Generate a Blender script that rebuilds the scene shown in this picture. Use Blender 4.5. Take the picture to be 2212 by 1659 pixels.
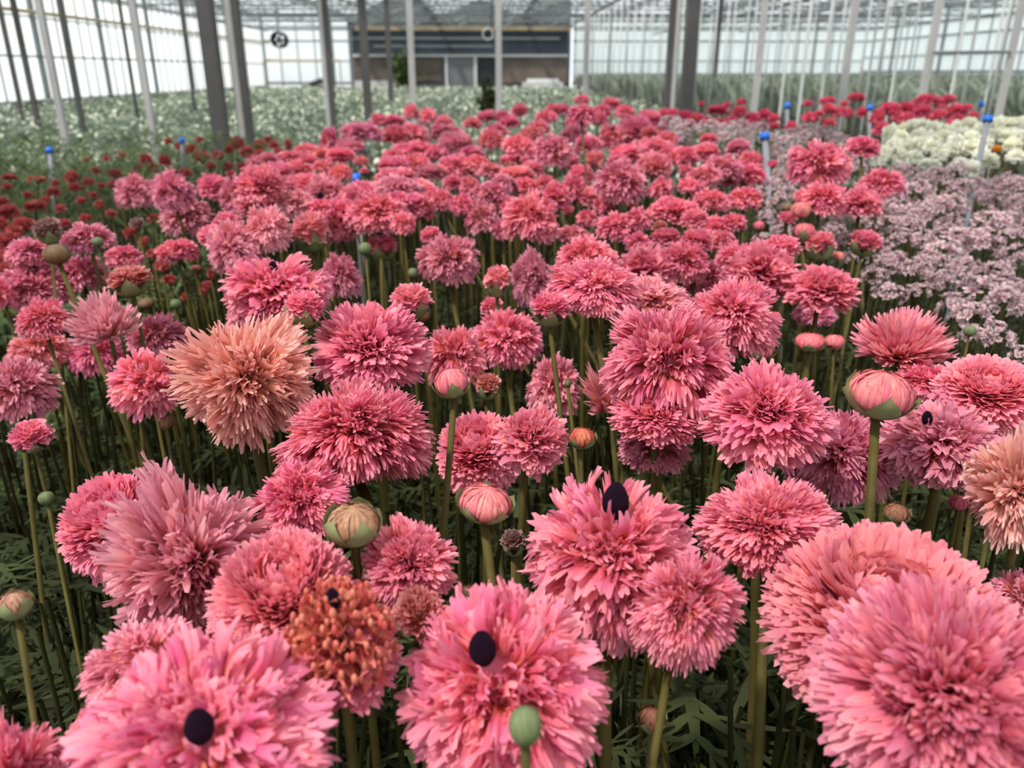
import bpy, bmesh, math, random
import numpy as np
from mathutils import Vector, Matrix

for _o in list(bpy.data.objects):
    bpy.data.objects.remove(_o, do_unlink=True)
sc = bpy.context.scene
C = sc.collection
PI = math.pi

# ------------------------------------------------------------------ camera
F = 1720.0                       # focal length in pixels of the 2212 x 1659 frame
PITCH = math.atan(675 / F)
YAW = math.atan(46 / F)
CAM = Vector((0, 0, 0.9))
cd = bpy.data.cameras.new('camera')
cam = bpy.data.objects.new('camera', cd)
C.objects.link(cam)
cam.location = CAM
cam.rotation_euler = (PI / 2 - PITCH, 0, -YAW)
cd.sensor_fit = 'HORIZONTAL'
cd.sensor_width = 36
cd.lens = 36 * F / 2212
cd.clip_start = 0.02
cd.clip_end = 300
cd.dof.use_dof = True
cd.dof.focus_distance = 0.50
cd.dof.aperture_fstop = 10.0
sc.camera = cam
RM = cam.rotation_euler.to_matrix()

# ------------------------------------------------------------------ light
w = bpy.data.worlds.new('sky')
sc.world = w
w.use_nodes = True
nt = w.node_tree
bg = nt.nodes['Background']
bg.inputs[0].default_value = (0.90, 0.96, 1.0, 1)
bg.inputs[1].default_value = 1.3
sd = bpy.data.lights.new('sun', 'SUN')
sun = bpy.data.objects.new('sun', sd)
C.objects.link(sun)
sd.energy = 4.6
sd.angle = math.radians(4.5)
sd.color = (1.0, 0.96, 0.91)
SUN_FROM = Vector((-0.40, -0.28, 0.85))      # direction towards the sun
sun.rotation_euler = SUN_FROM.to_track_quat('Z', 'Y').to_euler()
sc.view_settings.view_transform = 'Standard'
sc.view_settings.look = 'None'
sc.view_settings.gamma = 1
sc.view_settings.exposure = 0.0
sc.view_settings.use_curve_mapping = False
sc.cycles.use_adaptive_sampling = True
sc.cycles.adaptive_threshold = 0.02
sc.cycles.max_bounces = 7
sc.cycles.diffuse_bounces = 4
sc.cycles.transparent_max_bounces = 24
sc.cycles.caustics_reflective = False
sc.cycles.caustics_refractive = False


def ray(px, py):
    """unit-depth ray (camera axis component 1) through a pixel of the photograph"""
    return RM @ Vector(((px - 1106) / F, (829.5 - py) / F, -1.0))


def at_depth(px, py, z):
    return CAM + ray(px, py) * z


def at_drop(px, py, drop):
    d = ray(px, py)
    return CAM + d * (drop / -d.z)


# ------------------------------------------------------------------ helpers
def mesh_np(name, V, Fq, mat, attr=None, smooth=True):
    """mesh from numpy arrays; Fq is (n,4) or a list of such / (n,3)"""
    me = bpy.data.meshes.new(name)
    V = np.asarray(V, dtype=np.float32).reshape(-1, 3)
    Fq = np.asarray(Fq, dtype=np.int32)
    n, k = Fq.shape
    me.vertices.add(len(V))
    me.vertices.foreach_set('co', V.ravel())
    me.loops.add(n * k)
    me.loops.foreach_set('vertex_index', Fq.ravel())
    me.polygons.add(n)
    me.polygons.foreach_set('loop_start', np.arange(0, n * k, k, dtype=np.int32))
    me.polygons.foreach_set('loop_total', np.full(n, k, dtype=np.int32))
    me.polygons.foreach_set('use_smooth', np.full(n, smooth))
    if attr is not None:
        a = me.color_attributes.new('petal', 'FLOAT_COLOR', 'POINT')
        a.data.foreach_set('color', np.asarray(attr, dtype=np.float32).ravel())
    me.update(calc_edges=True)
    if mat:
        me.materials.append(mat)
    return me


def link(name, me, parent=None):
    o = bpy.data.objects.new(name, me)
    C.objects.link(o)
    if parent:
        o.parent = parent
    return o


def thing(name, loc, label, cat, group=None):
    o = bpy.data.objects.new(name, None)
    C.objects.link(o)
    o.empty_display_size = 0.02
    o.location = loc
    tag(o, label, cat, group)
    return o


def tag(o, label, cat=None, group=None, kind=None):
    if label:
        o['label'] = label
    if cat:
        o['category'] = cat
    if group:
        o['group'] = group
    if kind:
        o['kind'] = kind
    return o


class MB:
    """collects boxes and tubes into one mesh"""
    def __init__(s):
        s.v, s.f = [], []

    def box(s, x0, x1, y0, y1, z0, z1):
        b = len(s.v)
        s.v += [(x, y, z) for x in (x0, x1) for y in (y0, y1) for z in (z0, z1)]
        s.f += [tuple(b + i for i in q) for q in ((0, 1, 3, 2), (4, 6, 7, 5), (0, 4, 5, 1), (2, 3, 7, 6), (0, 2, 6, 4), (1, 5, 7, 3))]
        return s

    def bar(s, a, b, r, n=6, r2=None, cap=True):
        a, b = Vector(a), Vector(b)
        t = (b - a).normalized()
        u = t.orthogonal().normalized()
        v = t.cross(u)
        i0 = len(s.v)
        for p, rr in ((a, r), (b, r if r2 is None else r2)):
            for k in range(n):
                an = 2 * PI * k / n + PI / n
                s.v.append(tuple(p + (u * math.cos(an) + v * math.sin(an)) * rr))
        for k in range(n):
            s.f.append((i0 + k, i0 + (k + 1) % n, i0 + n + (k + 1) % n, i0 + n + k))
        if cap:
            s.f.append(tuple(i0 + n - 1 - k for k in range(n)))
            s.f.append(tuple(i0 + n + k for k in range(n)))
        return s

    def tube(s, pts, rad, n=8):
        i0 = len(s.v)
        m = len(pts)
        for i, p in enumerate(pts):
            p = Vector(p)
            t = (Vector(pts[min(i + 1, m - 1)]) - Vector(pts[max(i - 1, 0)])).normalized()
            u = t.cross(Vector((0, 1, 0.01))).normalized()
            v = t.cross(u)
            r = rad[i] if isinstance(rad, (list, tuple)) else rad
            for k in range(n):
                an = 2 * PI * k / n
                s.v.append(tuple(p + (u * math.cos(an) + v * math.sin(an)) * r))
        for i in range(m - 1):
            for k in range(n):
                a, b = i0 + i * n + k, i0 + i * n + (k + 1) % n
                s.f.append((a, b, b + n, a + n))
        s.f.append(tuple(i0 + n - 1 - k for k in range(n)))
        s.f.append(tuple(i0 + (m - 1) * n + k for k in range(n)))
        return s

    def mesh(s, name, mat, smooth=False):
        me = bpy.data.meshes.new(name)
        me.from_pydata(s.v, [], s.f)
        if smooth:
            me.polygons.foreach_set('use_smooth', [len(f) == 4 for f in s.f])
        me.materials.append(mat)
        me.update()
        return me

    def obj(s, name, mat, parent=None, smooth=False):
        return link(name, s.mesh(name, mat, smooth), parent)


# ------------------------------------------------------------------ materials
def N(nt, t, **kw):
    n = nt.nodes.new(t)
    for k, v in kw.items():
        setattr(n, k, v)
    return n


def mat_plain(name, col, rough=0.6, metal=0.0, noise=0.0, scale=20, transl=0.0, spec=0.4, bump=0.0):
    m = bpy.data.materials.new(name)
    m.use_nodes = True
    nt = m.node_tree
    b = nt.nodes['Principled BSDF']
    b.inputs['Roughness'].default_value = rough
    b.inputs['Metallic'].default_value = metal
    b.inputs['Specular IOR Level'].default_value = spec
    src = None
    if noise > 0 or bump > 0:
        tc = N(nt, 'ShaderNodeTexCoord')
        no = N(nt, 'ShaderNodeTexNoise')
        no.inputs['Scale'].default_value = scale
        no.inputs['Detail'].default_value = 3
        nt.links.new(tc.outputs['Object'], no.inputs['Vector'])
        cr = N(nt, 'ShaderNodeValToRGB')
        cr.color_ramp.elements[0].position = 0.3
        cr.color_ramp.elements[1].position = 0.7
        cr.color_ramp.elements[0].color = tuple(c * (1 - noise) for c in col) + (1,)
        cr.color_ramp.elements[1].color = tuple(min(1, c * (1 + noise)) for c in col) + (1,)
        nt.links.new(no.outputs['Fac'], cr.inputs['Fac'])
        src = cr.outputs['Color']
        nt.links.new(src, b.inputs['Base Color'])
        if bump > 0:
            bp = N(nt, 'ShaderNodeBump')
            bp.inputs['Strength'].default_value = bump
            bp.inputs['Distance'].default_value = 0.002
            nt.links.new(no.outputs['Fac'], bp.inputs['Height'])
            nt.links.new(bp.outputs['Normal'], b.inputs['Normal'])
    else:
        b.inputs['Base Color'].default_value = (*col, 1)
    if transl > 0:
        tr = N(nt, 'ShaderNodeBsdfTranslucent')
        if src:
            nt.links.new(src, tr.inputs['Color'])
        else:
            tr.inputs['Color'].default_value = (*col, 1)
        mx = N(nt, 'ShaderNodeMixShader')
        mx.inputs[0].default_value = transl
        nt.links.new(b.outputs[0], mx.inputs[1])
        nt.links.new(tr.outputs[0], mx.inputs[2])
        nt.links.new(mx.outputs[0], nt.nodes['Material Output'].inputs[0])
    return m


def mat_glazing(name, clear, col=(0.92, 0.95, 0.95), diffuse=0.3):
    """thin greenhouse glazing: a share passes straight through, the rest is scattered"""
    m = bpy.data.materials.new(name)
    m.use_nodes = True
    nt = m.node_tree
    nt.nodes.remove(nt.nodes['Principled BSDF'])
    tp = N(nt, 'ShaderNodeBsdfTransparent')
    tl = N(nt, 'ShaderNodeBsdfTranslucent')
    df = N(nt, 'ShaderNodeBsdfDiffuse')
    tc = N(nt, 'ShaderNodeTexCoord')
    no = N(nt, 'ShaderNodeTexNoise')
    no.inputs['Scale'].default_value = 0.8
    no.inputs['Detail'].default_value = 5
    nt.links.new(tc.outputs['Object'], no.inputs['Vector'])
    cr = N(nt, 'ShaderNodeValToRGB')
    cr.color_ramp.elements[0].color = tuple(c * 0.86 for c in col) + (1,)
    cr.color_ramp.elements[1].color = (*col, 1)
    nt.links.new(no.outputs['Fac'], cr.inputs['Fac'])
    for n in (tl, df):
        nt.links.new(cr.outputs['Color'], n.inputs['Color'])
    a = N(nt, 'ShaderNodeMixShader')
    a.inputs[0].default_value = diffuse
    nt.links.new(tl.outputs[0], a.inputs[1])
    nt.links.new(df.outputs[0], a.inputs[2])
    b = N(nt, 'ShaderNodeMixShader')
    b.inputs[0].default_value = clear
    nt.links.new(a.outputs[0], b.inputs[1])
    nt.links.new(tp.outputs[0], b.inputs[2])
    nt.links.new(b.outputs[0], nt.nodes['Material Output'].inputs[0])
    return m


def mat_petal(name, transl=0.37, tip=0.36, tipcol=(0.97, 0.58, 0.68), claw=(0.75, 0.36, 0.06), clawmix=0.65, streak=0.22):
    """petal colour from the object's own colour: paler at the fringe, yellow at the claw, streaked along its veins"""
    m = bpy.data.materials.new(name)
    m.use_nodes = True
    nt = m.node_tree
    L = nt.links.new
    b = nt.nodes['Principled BSDF']
    b.inputs['Roughness'].default_value = 0.5
    b.inputs['Specular IOR Level'].default_value = 0.25
    at = N(nt, 'ShaderNodeAttribute', attribute_name='petal')
    sp = N(nt, 'ShaderNodeSeparateColor')
    L(at.outputs['Color'], sp.inputs[0])
    oi = N(nt, 'ShaderNodeObjectInfo')

    def mix(fac, a, bcol):
        n = N(nt, 'ShaderNodeMix', data_type='RGBA')
        if isinstance(fac, float):
            n.inputs[0].default_value = fac
        else:
            L(fac, n.inputs[0])
        for s, i in ((a, 6), (bcol, 7)):
            if isinstance(s, tuple):
                n.inputs[i].default_value = (*s, 1)
            else:
                L(s, n.inputs[i])
        return n.outputs[2]

    def rng(v, a0, a1, b0, b1):
        n = N(nt, 'ShaderNodeMapRange')
        L(v, n.inputs[0])
        for i, x in enumerate((a0, a1, b0, b1)):
            n.inputs[i + 1].default_value = x
        return n.outputs[0]
    s, g, u = sp.outputs[0], sp.outputs[1], sp.outputs[2]
    base = mix(rng(s, 0.5, 1.0, 0.0, tip), oi.outputs['Color'], tipcol)
    base = mix(rng(s, 0.12, 0.5, clawmix, 0.0), base, claw)
    hs = N(nt, 'ShaderNodeHueSaturation')
    L(rng(g, 0, 1, 0.487, 0.513), hs.inputs['Hue'])
    L(rng(g, 0, 1, 1.06, 0.92), hs.inputs['Saturation'])
    L(rng(g, 0, 1, 0.86, 1.12), hs.inputs['Value'])
    L(base, hs.inputs['Color'])
    cv = N(nt, 'ShaderNodeCombineXYZ')
    L(rng(u, 0, 1, 0, 16), cv.inputs[0])
    L(rng(s, 0, 1, 0, 1.6), cv.inputs[1])
    L(rng(g, 0, 1, 0, 90), cv.inputs[2])
    no = N(nt, 'ShaderNodeTexNoise')
    no.inputs['Scale'].default_value = 1.0
    no.inputs['Detail'].default_value = 2
    L(cv.outputs[0], no.inputs['Vector'])
    dk = mix(1.0, hs.outputs[0], hs.outputs[0])
    dn = N(nt, 'ShaderNodeHueSaturation')
    dn.inputs['Value'].default_value = 0.6
    dn.inputs['Saturation'].default_value = 1.15
    L(dk, dn.inputs['Color'])
    fin = mix(rng(no.outputs['Fac'], 0.52, 0.72, 0.0, streak * 2), hs.outputs[0], dn.outputs[0])
    L(fin, b.inputs['Base Color'])
    tr = N(nt, 'ShaderNodeBsdfTranslucent')
    L(fin, tr.inputs['Color'])
    mx = N(nt, 'ShaderNodeMixShader')
    mx.inputs[0].default_value = transl
    L(b.outputs[0], mx.inputs[1])
    L(tr.outputs[0], mx.inputs[2])
    L(mx.outputs[0], nt.nodes['Material Output'].inputs[0])
    return m


M_PETAL = mat_petal('pink_petal')
M_RED = mat_petal('red_petal', tip=0.12, tipcol=(0.8, 0.3, 0.3), clawmix=0.1)
M_WHITE = mat_petal('white_petal', tip=0.2, tipcol=(0.92, 0.92, 0.86), claw=(0.6, 0.62, 0.35), clawmix=0.2, streak=0.03)
M_LAV = mat_petal('lavender_petal', tip=0.3, tipcol=(0.94, 0.83, 0.85), claw=(0.45, 0.16, 0.26), clawmix=0.75, streak=0.35)
M_BUD = mat_petal('bud_petal', transl=0.2, tip=0.35, tipcol=(0.72, 0.26, 0.16), claw=(0.6, 0.25, 0.12), clawmix=0.4, streak=0.55)
M_KNOB = mat_petal('knob_petal', transl=0.2, tip=0.1, tipcol=(0.7, 0.3, 0.2), claw=(0.3, 0.06, 0.02), clawmix=0.5)
M_STEM = mat_plain('stem', (0.090, 0.072, 0.018), 0.6, spec=0.15, noise=0.3, scale=40, transl=0.1)
M_STEMSHADE = mat_plain('stem_shade_tone', (0.026, 0.026, 0.007), 0.8, spec=0.1, noise=0.3, scale=10)  # shaded copy of the stem: shade under the blooms put into the colour
M_LEAF = mat_plain('leaf', (0.046, 0.055, 0.020), 0.7, spec=0.12, noise=0.45, scale=9, transl=0.25)
M_LEAFRED = mat_plain('leaf_red_bed', (0.07, 0.105, 0.022), 0.6, noise=0.5, scale=5, transl=0.25)
M_SEPAL = mat_plain('sepal', (0.24, 0.27, 0.12), 0.6, noise=0.35, scale=70, transl=0.2)
M_CONE = mat_plain('seed_cone', (0.012, 0.002, 0.012), 0.85, spec=0.12, bump=0.6, scale=600)
M_SOIL = mat_plain('soil', (0.030, 0.022, 0.016), 0.95, noise=0.5, scale=14, bump=0.4)
M_CROP = mat_plain('crop_leaf_hazed', (0.25, 0.30, 0.22), 0.7, noise=0.35, scale=1.2, transl=0.35)  # leaf colour lightened to paint in the haze of the distance
M_CROPTALL = mat_plain('tall_crop_leaf_hazed', (0.29, 0.33, 0.26), 0.7, noise=0.3, scale=1.0, transl=0.3)  # paler leaf colour carries the distant haze, no fog is built
M_BLOSSOM = mat_plain('crop_blossom', (0.82, 0.84, 0.66), 0.6, transl=0.3)
M_ALU = mat_plain('aluminium_bar', (0.20, 0.215, 0.22), 0.45, metal=0.2, noise=0.1, scale=8)
M_POST = mat_plain('painted_post', (0.48, 0.465, 0.45), 0.5, noise=0.08, scale=6)
M_STEEL = mat_plain('galvanised_post', (0.095, 0.088, 0.085), 0.6, noise=0.1, scale=12)
M_BAR = mat_plain('glazing_bar', (0.20, 0.225, 0.23), 0.5, noise=0.1, scale=4)
M_PIPE = mat_plain('ochre_pipe', (0.50, 0.40, 0.24), 0.5, noise=0.2, scale=3)
M_GLASSR = mat_glazing('roof_glass', 0.86, (0.90, 0.94, 0.93), 0.25)
M_GLASSL = mat_glazing('frosted_glass_white', 0.12, (0.96, 0.98, 0.98), 0.15)
M_GLASSG = mat_glazing('greenish_glass', 0.18, (0.74, 0.81, 0.79), 0.25)
M_OUT = mat_plain('outside_gravel', (0.55, 0.56, 0.52), 0.9, noise=0.2, scale=0.3)
M_NAVY = mat_plain('dark_glass_band', (0.045, 0.055, 0.075), 0.25, noise=0.3, scale=0.6)
M_GABLE = mat_plain('dark_gable', (0.085, 0.095, 0.105), 0.6, noise=0.3, scale=0.8)
M_BROWN = mat_plain('brown_boards', (0.17, 0.135, 0.115), 0.7, noise=0.25, scale=0.9)
M_GREYP = mat_plain('grey_panel', (0.20, 0.21, 0.22), 0.6, noise=0.2, scale=0.7)
M_OCHRE = mat_plain('ochre_beam', (0.46, 0.34, 0.16), 0.6, noise=0.2, scale=1)
M_WHITEP = mat_plain('white_frame', (0.7, 0.7, 0.68), 0.5)
M_BLUE = mat_plain('blue_cap', (0.012, 0.14, 0.62), 0.4, noise=0.1, scale=60)
M_STAKE = mat_plain('grey_stake', (0.24, 0.24, 0.27), 0.5, noise=0.12, scale=30)
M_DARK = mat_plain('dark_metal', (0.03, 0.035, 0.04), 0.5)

# ------------------------------------------------------------------ petals
def petal_sheet(rg, th, ph, R, r0, w, alpha, twist, lobes=4, depth=0.22, nu=9, nv=6, cup=0.25, ripple=0.10,
                basef=0.8, fan=0.3, bend=0.5, zsq=1.0, cut=0.25, flow=None):
    """vectorised petals: each runs from near the axis to its tip at (th, ph, R), recurves by alpha, is fan shaped and ends in a cut fringe.
    Returns vertices, quads and the petal attribute (s along, random, u across)."""
    n = len(th)

    def arr(x):
        return np.broadcast_to(np.asarray(x, float), (n,))
    th, ph, R, r0, w, alpha, twist = map(arr, (th, ph, R, r0, w, alpha, twist))
    er = np.stack([np.sin(th) * np.cos(ph), np.sin(th) * np.sin(ph), np.cos(th)], -1)
    et = np.stack([np.cos(th) * np.cos(ph), np.cos(th) * np.sin(ph), -np.sin(th)], -1)
    ep = np.stack([-np.sin(ph), np.cos(ph), 0 * ph], -1)
    if flow is not None:
        et = flow - er * (flow * er).sum(-1, keepdims=True)
        et /= np.linalg.norm(et, axis=-1, keepdims=True) + 1e-6
        ep = np.cross(er, et)
    tb = th * basef
    eb = np.stack([np.sin(tb) * np.cos(ph), np.sin(tb) * np.sin(ph), np.cos(tb)], -1)
    p2 = er * R[:, None]
    p0 = eb * r0[:, None]
    tt = er * np.cos(alpha)[:, None] + et * np.sin(alpha)[:, None]
    ln = np.linalg.norm(p2 - p0, axis=1)
    p1 = p2 - tt * (ln * bend)[:, None]
    u = np.linspace(-1, 1, nu)
    s = np.linspace(0, 1, nv) ** 0.8
    lob = np.array([1.0 if i % 3 == 2 else 0.0 for i in range(nu)]) if nu > 5 else np.array([0, 1.0, 0, 0.8, 0][:nu])
    jit = rg.random((n, nu))
    notch = depth * (lob[None, :] * (0.55 + 0.9 * jit)) + 0.07 * rg.random((n, nu)) + cut * (np.abs(u)[None, :] ** 2.2)
    smax = 1 - notch + 0.04
    sv = s[None, :, None] * np.where(s[None, :, None] > 0.55, 1 + (smax[:, None, :] - 1) * ((s[None, :, None] - 0.55) / 0.45), 1.0)
    a = sv[..., None]
    P = p0[:, None, None] * (1 - a) ** 2 + 2 * p1[:, None, None] * a * (1 - a) + p2[:, None, None] * a ** 2
    T = 2 * (p1 - p0)[:, None, None] * (1 - a) + 2 * (p2 - p1)[:, None, None] * a
    T /= np.linalg.norm(T, axis=-1, keepdims=True) + 1e-9
    n0 = np.cross(ep, tt)
    side = ep * np.cos(twist)[:, None] + n0 * np.sin(twist)[:, None]
    side = np.broadcast_to(side[:, None, None], P.shape)
    nor = np.cross(T, side)
    wid = w[:, None, None] * (fan + (1 - fan) * sv ** 0.8)
    phs = rg.random((n, 1, 1)) * 6.28
    frq = 3 + 3 * rg.random((n, 1, 1))
    off = cup * (u[None, None] ** 2) * wid + ripple * np.sin(frq * u[None, None] + phs + 2 * sv) * wid * sv
    P = P + side * (u[None, None, :, None] * wid[..., None]) + nor * off[..., None]
    P[..., 2] *= zsq
    idx = np.arange(n * nv * nu).reshape(n, nv, nu)
    q = np.stack([idx[:, :-1, :-1], idx[:, :-1, 1:], idx[:, 1:, 1:], idx[:, 1:, :-1]], -1).reshape(-1, 4)
    rnd = np.broadcast_to(rg.random((n, 1, 1)), (n, nv, nu))
    at = np.stack([np.broadcast_to(s[None, :, None], rnd.shape), rnd, np.broadcast_to((u[None, None] + 1) / 2, rnd.shape), np.ones_like(rnd)], -1)
    return P.reshape(-1, 3), q, at.reshape(-1, 4)


def hug(rg, ph, th0, th1, R, w, depth, nv, nu, tip=0.45):
    """petals that lie on the ball like the wraps of a bud, from polar angle th0 (below) up to th1, incurved at the tip"""
    n = len(ph)
    th1, R, w = (np.broadcast_to(np.asarray(x, float), (n,)) for x in (th1, R, w))
    s = np.linspace(0, 1, nv)
    u = np.linspace(-1, 1, nu)
    lob = np.array([1.0 if i % 2 else 0.0 for i in range(nu)])
    smax = 1 - depth * lob[None] * (0.5 + rg.random((n, nu))) - tip * 0.25 * np.abs(u)[None] ** 2
    sv = s[None, :, None] * smax[:, None, :]
    th = th0 + (th1[:, None, None] - th0) * sv
    prof = np.sin(PI * (0.15 + 0.85 * np.clip(sv, 0, 1))) ** 0.6 * (1 - tip * sv ** 3) + 0.05
    r = R[:, None, None] * (1 + 0.03 * (sv > 0.97)) * (1 - 0.03 * u[None, None] ** 2) * (1.0 + 0.05 * sv * (1 - sv))
    dph = u[None, None] * w[:, None, None] * prof / np.maximum(np.sin(th), 0.30)
    p = ph[:, None, None] + dph
    P = np.stack([r * np.sin(th) * np.cos(p), r * np.sin(th) * np.sin(p), r * np.cos(th)], -1)
    idx = np.arange(n * nv * nu).reshape(n, nv, nu)
    q = np.stack([idx[:, :-1, :-1], idx[:, :-1, 1:], idx[:, 1:, 1:], idx[:, 1:, :-1]], -1).reshape(-1, 4)
    g = np.broadcast_to(rg.random((n, 1, 1)), (n, nv, nu))
    at = np.stack([np.broadcast_to(0.35 + 0.65 * s[None, :, None], g.shape), g, np.broadcast_to((u[None, None] + 1) / 2, g.shape), np.ones_like(g)], -1)
    return P.reshape(-1, 3), q, at.reshape(-1, 4)


def join(parts):
    V, Q, A, o = [], [], [], 0
    for v, q, a in parts:
        V.append(v)
        Q.append(q + o)
        A.append(a)
        o += len(v)
    return np.concatenate(V), np.concatenate(Q), np.concatenate(A)


def fib(n, lo, hi, rg, power=1.0, jit=0.6):
    """n directions, polar angle from lo to hi, evenly over the sphere"""
    i = (np.arange(n) + 0.5) / n
    c = np.cos(lo) + (np.cos(hi) - np.cos(lo)) * i ** power
    th = np.arccos(np.clip(c, -1, 1))
    ph = np.arange(n) * 2.399963 + rg.normal(0, jit, n) * 0.35
    d = math.sqrt(2 * abs(math.cos(lo) - math.cos(hi)) / n)
    return np.clip(th + rg.normal(0, 0.35, n) * d, 0.02, 2.9), ph


def warp(th, ph, rg, amp=0.12):
    """draw the directions together into tufts with folds between them"""
    for k in range(7):
        t0, p0 = rg.uniform(0.0, 1.9), rg.uniform(0, 6.28)
        c = np.sin(th) * math.sin(t0) * np.cos(ph - p0) + np.cos(th) * math.cos(t0)
        g = np.exp(-((np.arccos(np.clip(c, -1, 1)) - 0.42) / 0.22) ** 2) * amp * rg.choice([-1, 1])
        th = th + g * np.sign(th - t0) * 0.8
        ph = ph + g * np.sin(ph - p0) / (0.3 + np.sin(th))
    return np.clip(th, 0.02, 2.9), ph


def tufts(th, ph, rg, m, crease=0.22, down=0.5, spread=1.15, loose=0.12):
    """crested bloom: several tufts over the dome. Returns the direction in which each petal recurves (away from the heart of its tuft,
    outwards and down at the rim) and a radius factor with folds between the tufts"""
    er = np.stack([np.sin(th) * np.cos(ph), np.sin(th) * np.sin(ph), np.cos(th)], -1)
    i = np.arange(m)
    tc = spread * np.sqrt((i + 0.3) / m) + rg.normal(0, 0.12, m)
    pc = i * 2.399963 + rg.uniform(0, 6.28)
    tcs = np.stack([np.sin(tc) * np.cos(pc), np.sin(tc) * np.sin(pc), np.cos(tc)], -1)
    ang = np.arccos(np.clip(er @ tcs.T, -1, 1))
    o = np.sort(ang, 1)
    k = np.argmin(ang, 1)
    flow = er - tcs[k] * 1.0
    gap = o[:, 1] - o[:, 0]
    z = np.zeros_like(er)
    z[:, 2] = -down * np.clip((th - 0.8) / 0.8, 0, 1.5)
    hgt = rg.uniform(0.86, 1.08, m)
    R = hgt[k] * (1 - crease * np.exp(-(gap / 0.16) ** 2)) * (1 + 0.05 * np.cos(o[:, 0] * 3))
    return flow + z + rg.normal(0, loose, er.shape), R


def lump(th, ph, rg, amp):
    """a few broad lobes that make a crested, uneven outline"""
    o = 1.0
    for k in range(9):
        t0, p0 = rg.uniform(0.0, 2.0), rg.uniform(0, 6.28)
        c = np.sin(th) * math.sin(t0) * np.cos(ph - p0) + np.cos(th) * math.cos(t0)
        o = o + amp * rg.uniform(-1, 1) * np.exp((c - 1) * 9)
    return o


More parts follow.
